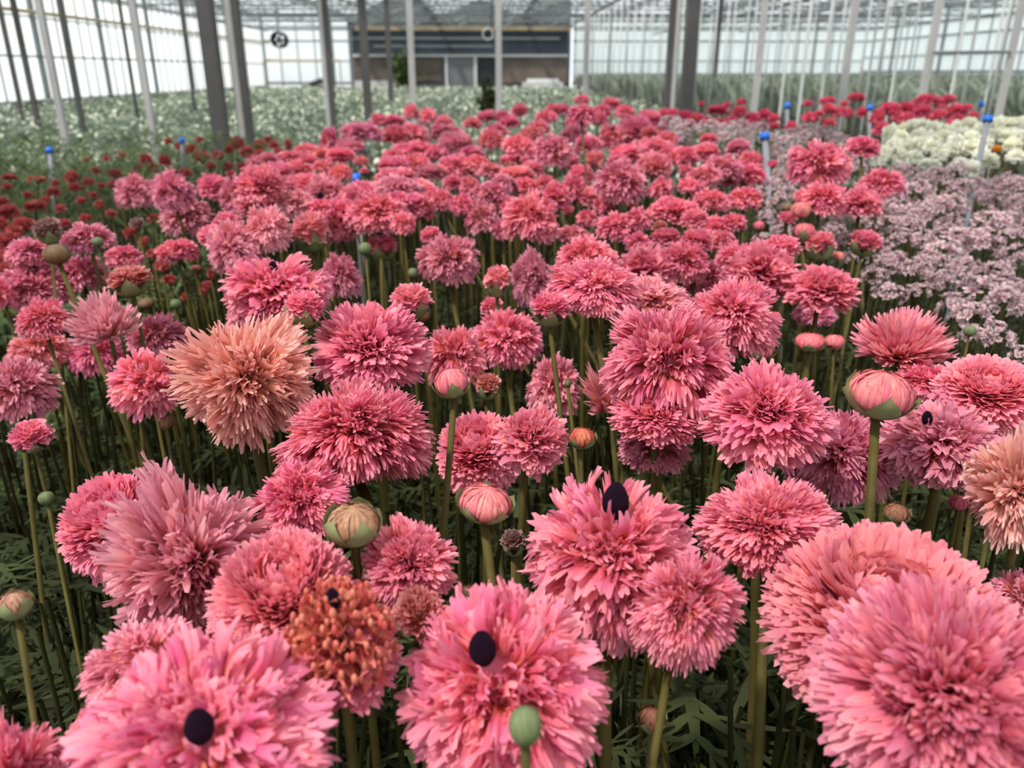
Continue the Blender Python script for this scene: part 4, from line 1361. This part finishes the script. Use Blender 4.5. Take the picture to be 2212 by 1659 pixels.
# the far crimson flowers beyond the bed edge
CRIM = '''1432 248 40 26 1427 272 35 22 1482 248 36 24 1505 253 34 26 1550 236 46 20 1530 262 30 18 1555 262 26 16 1580 261 30 22 1597 238 36 26 1602 219 24 13 1625 253 36 26 1652 246 30 22 1672 253 28 20
1615 264 24 18 1672 271 26 16 1710 273 28 24 1515 223 17 11 1640 268 26 16 1455 240 26 16 1490 265 26 16 1570 225 20 12'''
SPARSE = '''1745 222 24 13 1750 253 36 22 1790 263 36 16 1787 216 36 15 1790 231 28 22 1812 241 36 22 1850 209 38 17 1832 241 24 22 1862 241 24 22 1770 244 20 12 1825 222 22 13'''
CLUMP = '''1897 251 32 32 1922 231 42 28 1905 278 40 30 1959 233 38 28 1959 255 36 26 1994 238 38 32 2001 213 46 20 2034 222 28 24 2050 211 28 20 2064 238 40 28 2066 255 40 28 2089 231 24 16 2101 249 24 18
2009 256 34 26 2056 271 30 22 1980 222 26 18 1940 252 30 24 2030 246 32 24'''
for src, lb, gp, cl, nm in ((CRIM, 'small crimson pink flower in the far row before the dark posts', 'crimson flowers before the dark posts', 'cr', 'crimson_ranunculus_flower'),
                            (SPARSE, 'small coral red flower in the sparse patch between two blue-capped stakes', 'coral red flowers of the sparse patch', 'cr', 'crimson_ranunculus_flower'),
                            (CLUMP, 'crimson flower in the dense clump behind the white flowers', 'crimson flowers of the dense clump', 'cr', 'crimson_ranunculus_flower')):
    nums = [float(v) for v in src.split()]
    for i in range(0, len(nums), 4):
        x, y, w_, h_ = nums[i:i + 4]
        zz = {'crimson flowers before the dark posts': 3.7, 'coral red flowers of the sparse patch': 4.1}.get(gp, 3.3)
        flower(nm, x, y, w_ * 1.12, h_ * 1.15, rnd.choice('PCO'), cl, lb, 'flower', gp, z=zz + rnd.uniform(-.3, .3) + (250 - y) * 0.012, mat=M_RED)

# the white flowers
WHITE = '''1924 286 32 32 1971 266 26 16 1991 271 40 26 1954 278 36 26 2019 276 42 24 2044 281 40 24 2094 268 38 28 2079 288 36 26 2154 268 34 30 2179 266 38 24 2204 268 36 28 1966 313 42 32 2006 301 38 30
2041 296 44 30 2014 316 38 26 2056 321 38 28 2099 298 38 28 2101 316 40 28 2151 293 44 28 2179 291 42 28 2205 296 40 28 2000 308 36 24 1899 343 36 28 1949 343 38 30 1976 341 42 28 2011 353 42 20
2074 353 38 22 2096 361 38 32 2136 346 44 26 2196 336 42 24 2186 313 40 28 1930 312 36 30 1945 296 34 28 2070 270 30 20 2125 308 38 28 2030 333 34 24 2120 280 36 26 2165 318 30 20 1912 328 30 26
1985 290 34 24 2065 304 36 26 2120 330 34 22'''
nums = [float(v) for v in WHITE.split()]
for i in range(0, len(nums), 4):
    x, y, w_, h_ = nums[i:i + 4]
    if abs(x - 2154) < 14 and abs(y - 320) < 12:
        continue
    flower('white_ranunculus_flower', x, y, w_ * 1.12, h_ * 1.35, rnd.choice('CPP'), 'wh', 'creamy white flower in the white mass before the crimson clump', 'flower', 'creamy white flowers', z=2.35 + (310 - y) * 0.009 + rnd.uniform(-.08, .08), mat=M_WHITE)
flower('yellow_ranunculus_flower', 2154, 320, 24, 16, 'C', 'ye', 'single yellow orange flower among the creamy white ones', 'flower', z=2.15, mat=M_RED)

# ------------------------------------------------------------------ the lavender flower clusters
LAVS = '''1949 377 52 42 1994 390 50 40 2029 384 46 42 1981 418 62 52 2069 368 42 32 2084 413 76 52 2114 411 50 46 2134 431 50 40 2191 411 76 62 2171 436 56 46 2199 451 50 50 2139 481 72 42 2179 476 50 40
2164 491 50 40 2059 446 62 42 2019 451 62 52 1984 468 62 50 1934 463 62 52 1921 488 52 44 1964 488 54 44 2059 521 86 56 2034 556 82 60 2104 523 82 52 2129 531 62 42 2009 571 60 50 2191 513 52 44
2189 566 62 60 1924 571 62 52 1901 538 42 42 1979 586 56 46 1854 361 32 26 1799 501 42 36 1789 473 40 34 1669 401 40 36 1679 441 42 40 2061 599 60 46 2134 636 110 62 2061 665 62 52 2098 688 72 70
2110 725 60 46 2189 629 56 50 2171 658 72 60 1921 636 62 42 1987 629 44 34 2152 731 62 60 2204 772 46 42 1932 566 50 42 1700 420 40 34 1720 395 36 30 1660 470 40 34 1690 500 42 34 1650 520 40 30
1780 540 40 34 1830 475 40 34 1850 555 44 38 1835 520 40 34 1890 600 50 42 1950 520 52 42 1995 520 46 40 1870 340 34 26 2150 590 60 46 2080 580 56 46 2030 610 50 42 2160 400 46 40 2050 490 52 42
1450 269 46 26 1487 281 50 26 1535 276 46 24 1575 281 46 24 1600 273 40 22 1637 279 40 24 1740 281 36 26 1712 291 40 26 1700 308 44 28 1745 301 44 26 1810 303 40 22 1672 331 40 28 1660 300 36 22
1560 300 40 22 1610 296 40 22 1470 300 40 22 1780 290 36 20 1640 420 36 30 1700 350 40 30 1690 378 40 30 1715 330 36 26 1920 430 46 38 1900 455 46 38 1880 480 46 38'''
rg = np.random.default_rng(31)


def lav_mesh(seed, nf):
    """a loose round cluster of small starry flowers, each a ring of narrow petals with a dark heart"""
    rg = np.random.default_rng(seed)
    parts = []
    th0, ph0 = fib(nf, 0.1, 1.9, rg)
    for i in range(nf):
        th, ph = th0[i], ph0[i]
        c_ = np.array([math.sin(th) * math.cos(ph), math.sin(th) * math.sin(ph), math.cos(th)]) * rg.uniform(0.62, 0.92)
        np_ = 7
        v, q, a = petal_sheet(rg, np.full(np_, 0.95) + rg.normal(0, 0.2, np_), np.arange(np_) * 2 * PI / np_, R=rg.uniform(0.30, 0.42, np_), r0=0.02, w=rg.uniform(0.07, 0.11, np_), alpha=0.4, twist=rg.normal(0, 0.3, np_), depth=0.05, nu=3, nv=4, cup=0.4, ripple=0.1, cut=0.3)
        z_ = Vector((c_ / np.linalg.norm(c_)).tolist())
        rm = np.array(Vector((0, 0, 1)).rotation_difference(z_).to_matrix())
        parts.append((v @ rm.T + c_, q, a))
    V, Q, A = join(parts)
    return mesh_np('bloom', V, Q, M_LAV, A)


LM = [lav_mesh(s, 24) for s in range(4)]
nums = [float(v) for v in LAVS.split()]
for i in range(0, len(nums), 4):
    x, y, w_, h_ = nums[i:i + 4]
    if y < 320:
        lb, gp, zz = 'dusky lavender cluster in the far strip under the crimson flowers', 'lavender clusters of the far strip', 2.5 + (300 - y) * 0.014
    elif x < 1860:
        lb, gp, zz = 'pale lavender cluster between the pink bed and the tallest big pompon', 'lavender clusters between the pink flowers', 1.75 + (400 - y) * 0.004
    elif y < 520:
        lb, gp, zz = 'pale lavender cluster in the upper bed just below the white flowers', 'lavender clusters below the white flowers', 1.75 + (400 - y) * 0.0042
    else:
        lb, gp, zz = 'pale lavender cluster in the lower bed around the ragged salmon funnel flower', 'lavender clusters about the salmon flower', 1.3 + (520 - y) * 0.0022
    d = ray(x, y)
    c_ = CAM + d * zz
    R = w_ * 1.2 * zz / F / 2
    root = thing('lavender_flower_cluster', (c_.x + rnd.uniform(-.02, .02), c_.y + rnd.uniform(-.01, .03), 0), lb, 'flower cluster', gp)
    MB().tube([(0, 0, 0), (0.004, 0, c_.z * .5), tuple(c_ - root.location - Vector((0, 0, R * .3)))], 0.0016, 5).obj('stem', M_STEMSHADE, root, True)  # stem in the darker copy, shade painted into its colour
    o = link('bloom', rnd.choice(LM), root)
    o.location = c_ - root.location
    o.scale = (R, R, R * min(1.1, max(0.7, h_ / w_)))
    o.rotation_euler = (0, 0, rnd.uniform(0, 6))
    k = rnd.uniform(0.85, 1.1)
    o.color = tuple(v * k for v in COL['lv']) + (1,)

# ------------------------------------------------------------------ the small red flowers of the side bed
REDS = '''115 413 30 17 75 443 46 22 17 456 46 26 50 481 46 30 15 521 52 42 160 403 30 16 175 431 22 14 365 601 30 20 350 573 34 20 447 613 20 16 245 396 24 12 15 401 24 12 154 379 30 26 248 372 30 18 248 396 24 14
207 367 18 14 229 341 16 10 264 334 18 12 314 342 28 20 363 304 18 13 355 346 26 24 385 315 18 14 415 322 30 22 435 335 34 24 512 309 34 24 532 326 30 22 562 312 28 22 592 312 24 16 622 309 18 22 579 299 20 12
331 362 26 18 401 372 24 16 492 356 22 18 522 356 22 14 77 386 40 16 20 382 36 13 191 392 26 14 15 590 56 50 5 560 40 40 470 335 24 18 495 322 24 18 545 340 24 16 455 355 22 16 375 370 20 14 430 300 18 12
280 500 30 22 330 470 24 18 130 450 24 16 185 470 26 16 215 440 22 16 240 460 22 14 255 420 20 14 200 420 20 12 140 480 26 18 310 520 28 20 330 545 28 18 60 420 22 12 100 430 22 12 220 400 18 10 290 375 20 12
300 360 18 12 340 385 22 14 460 380 22 14 500 375 22 14 540 370 22 14 480 400 22 14 120 395 20 12 440 620 22 30 455 590 18 20 400 640 20 16 30 500 40 26 0 480 30 26 5 435 30 18 185 345 14 9 560 330 22 16 600 325 20 14'''
nums = [float(v) for v in REDS.split()]
for i in range(0, len(nums), 4):
    x, y, w_, h_ = nums[i:i + 4]
    far_ = y < 400
    lb, gp = ('small dark red flower among green leaves at the far end of the side bed', 'red flowers at the end of the side bed') if far_ else ('small dark red flower in the side bed by the mauve pompons', 'red flowers of the side bed')
    flower('red_ranunculus_flower', x, y, w_ * 1.1, h_ * 1.25, rnd.choice('POC'), 'rd', lb, 'flower', gp, drop=0.30, mat=M_RED)


# ------------------------------------------------------------------ the grey stakes with blue caps
def stake(px, py, wpx, z, x2, y2, lb, hpx=12):
    p = at_depth(px, py, z)
    q_ = at_depth(x2, y2, z)
    t = q_ - p
    base = p + t * (p.z / -t.z)
    r = wpx * z / F / 2
    root = thing('marker_stake', base, lb, 'stake', None)
    top = p - base
    MB().bar((0, 0, 0), top, r * 0.62, 10).obj('shaft', M_STAKE, root, True)
    dr = top.normalized()
    hh = hpx * z / F
    o = MB().bar(top - dr * hh * .5, top + dr * hh * .5, r, 12).obj('cap', M_BLUE, root, True)
    o['label'] = 'blue plastic cap'


stake(1652, 295, 21, 1.95, 1660, 400, 'grey stake with a blue cap at the edge of the pink bed', 14)
stake(2134, 258, 20, 2.0, 2108, 380, 'grey slanted stake with a blue cap standing in the white flowers', 13)
stake(107, 325, 14, 2.9, 112, 385, 'grey stake with a blue cap before the grey green crop, near the outermost pale post')
stake(393, 304, 12, 3.3, 394, 340, 'grey stake with a blue cap among the small red flowers by the dark pair')
stake(770, 386, 20, 1.75, 772, 420, 'blue-capped stake nearly sunk in the pink crowd', 20)
stake(1409, 245, 13, 4.0, 1409, 280, 'grey stake with a blue cap at the last pink row by the posts')
stake(1701, 229, 13, 4.3, 1700, 300, 'grey stake with a blue cap before the sparse coral red flowers')
stake(1879, 233, 12, 4.0, 1878, 290, 'grey stake with a blue cap at the near end of the crimson clump')
stake(2120, 225, 11, 4.4, 2120, 270, 'grey stake with a blue cap beyond the far end of the crimson clump')

# ------------------------------------------------------------------ the green below the flowers
def strips(pts, wid):
    """flat tapering ribbons: pts (n,m,3), wid (n,) -> vertices, quads"""
    n, m, _ = pts.shape
    t = np.gradient(pts, axis=1)
    s = np.cross(t, np.array([0.0, 0.0, 1.0]))
    s /= np.linalg.norm(s, axis=-1, keepdims=True) + 1e-9
    prof = np.sin(PI * (0.12 + 0.88 * np.linspace(0, 1, m)) ** 0.9) * 0.8 + 0.15
    prof[-1] = 0.04
    s = s * (wid[:, None] * prof[None])[..., None]
    V = np.stack([pts - s, pts + s], 2).reshape(n, m * 2, 3)
    i = np.arange(n)[:, None, None] * (m * 2)
    j = np.arange(m - 1)[None, :, None] * 2
    Q = (i + j + np.array([0, 1, 3, 2])[None, None]).reshape(-1, 4)
    return V.reshape(-1, 3), Q


def leaves(name, pos, length, mat, seed, rise=0.6, width=0.05):
    """feathery leaves: an arching rachis with paired, forked narrow lobes"""
    rg = np.random.default_rng(seed)
    n = len(pos)
    az = rg.uniform(0, 2 * PI, n)
    L = length * rg.uniform(0.6, 1.3, n)
    up = rise * rg.uniform(0.3, 1.6, n)
    t = np.linspace(0, 1, 5)
    dirh = np.stack([np.cos(az), np.sin(az), 0 * az], -1)

    def rach(tt):
        tt = np.asarray(tt)[..., None]
        h = dirh[:, None] * (tt * L[:, None, None])
        z = (up * L)[:, None, None] * (tt - 0.75 * tt ** 2) * np.array([0, 0, 1.0])
        return pos[:, None] + h + z
    P = [rach(np.broadcast_to(t, (n, 5)))]
    W = [L * width]
    side = np.stack([-np.sin(az), np.cos(az), 0 * az], -1)
    for tt, ln in ((0.35, 0.42), (0.55, 0.40), (0.75, 0.30)):
        for sg in (-1, 1):
            b0 = rach(np.full((n, 1), tt))[:, 0]
            d = side * sg * 0.8 + dirh * 0.75 + np.array([0, 0, 1.0]) * rg.normal(0.15, 0.3, (n, 1))
            l2 = (L * ln * rg.uniform(0.7, 1.2, n))[:, None, None]
            s = np.linspace(0, 1, 5)[None, :, None]
            P.append(b0[:, None] + d[:, None] * s * l2 + np.array([0, 0, -0.35]) * (s ** 2) * l2)
            W.append(L * width * 0.8)
            e = b0 + d * (l2[:, 0] * 0.5)
            d2 = d + side * sg * rg.uniform(0.2, 0.9, (n, 1)) + np.array([0, 0, 0.3])
            P.append(e[:, None] + d2[:, None] * s * l2 * 0.5)
            W.append(L * width * 0.6)
    V, Q = strips(np.concatenate(P), np.concatenate(W))
    return link(name, mesh_np(name, V, Q, mat))


rg = np.random.default_rng(77)


def scatter(n, x0, x1, y0, y1, z0, z1, bias=1.0):
    return np.stack([rg.uniform(x0, x1, n), y0 + (y1 - y0) * rg.random(n) ** bias, rg.uniform(z0, z1, n)], -1)


p = np.concatenate([scatter(5200, -1.0, 1.0, 0.12, 2.6, 0.03, 0.36, 1.5), scatter(1500, -0.6, 0.75, 0.1, 0.8, 0.05, 0.46)])
o = leaves('ranunculus_foliage', p, 0.085, M_LEAF, 1)
tag(o, 'dark feathery foliage filling the gaps low between the pink stems', 'foliage', None, 'stuff')
p = np.concatenate([scatter(2600, 0.55, 3.4, 0.8, 3.2, 0.1, 0.46), scatter(1200, 1.0, 3.2, 2.6, 4.6, 0.2, 0.60)])
o = leaves('lavender_bed_foliage', p, 0.10, M_LEAF, 2)
tag(o, 'dark green foliage under the lavender and white flowers', 'foliage', None, 'stuff')
p = np.concatenate([scatter(5200, -2.9, -0.55, 0.9, 3.9, 0.12, 0.50), scatter(2200, -2.6, -0.9, 2.4, 4.4, 0.3, 0.60)])
p = p[p[:, 0] < -0.42 - 0.12 * p[:, 1]]
o = leaves('red_bed_foliage', p, 0.085, M_LEAFRED, 3, rise=0.9)
tag(o, 'leafy green growth around the small red flowers of the side bed', 'foliage', None, 'stuff')

# the many bare stems of the bed, its shade put into their dark colour
n = 2600
x = rg.uniform(-1.5, 1.15, n)
y = 0.3 + 3.6 * rg.random(n) ** 1.3
keep = (x > -1.1) & (x < 0.95)
x, y = x[keep], y[keep]
n = len(x)
h = rg.uniform(0.42, 0.60, n)
lx, ly = rg.normal(0, 0.03, (2, n))
r = 0.0026
an = np.arange(4) * PI / 2
ring = np.stack([np.cos(an), np.sin(an), 0 * an], -1) * r
b = np.stack([x, y, 0 * x], -1)
mid = b + np.stack([lx * .3, ly * .3, h * .5], -1)
tp = b + np.stack([lx, ly, h], -1)
V = np.stack([b[:, None] + ring, mid[:, None] + ring, tp[:, None] + ring * .7], 1).reshape(-1, 3)
i = np.arange(n)[:, None] * 12
Q = np.concatenate([i + np.array([[4 * l + k, 4 * l + (k + 1) % 4, 4 * l + 4 + (k + 1) % 4, 4 * l + 4 + k]]) for l in range(2) for k in range(4)])
o = link('ranunculus_undergrowth', mesh_np('ranunculus_undergrowth', V, Q, M_STEMSHADE))
tag(o, 'crowd of thin stems low in the pink bed, coloured dark for its shade', 'stems', None, 'stuff')
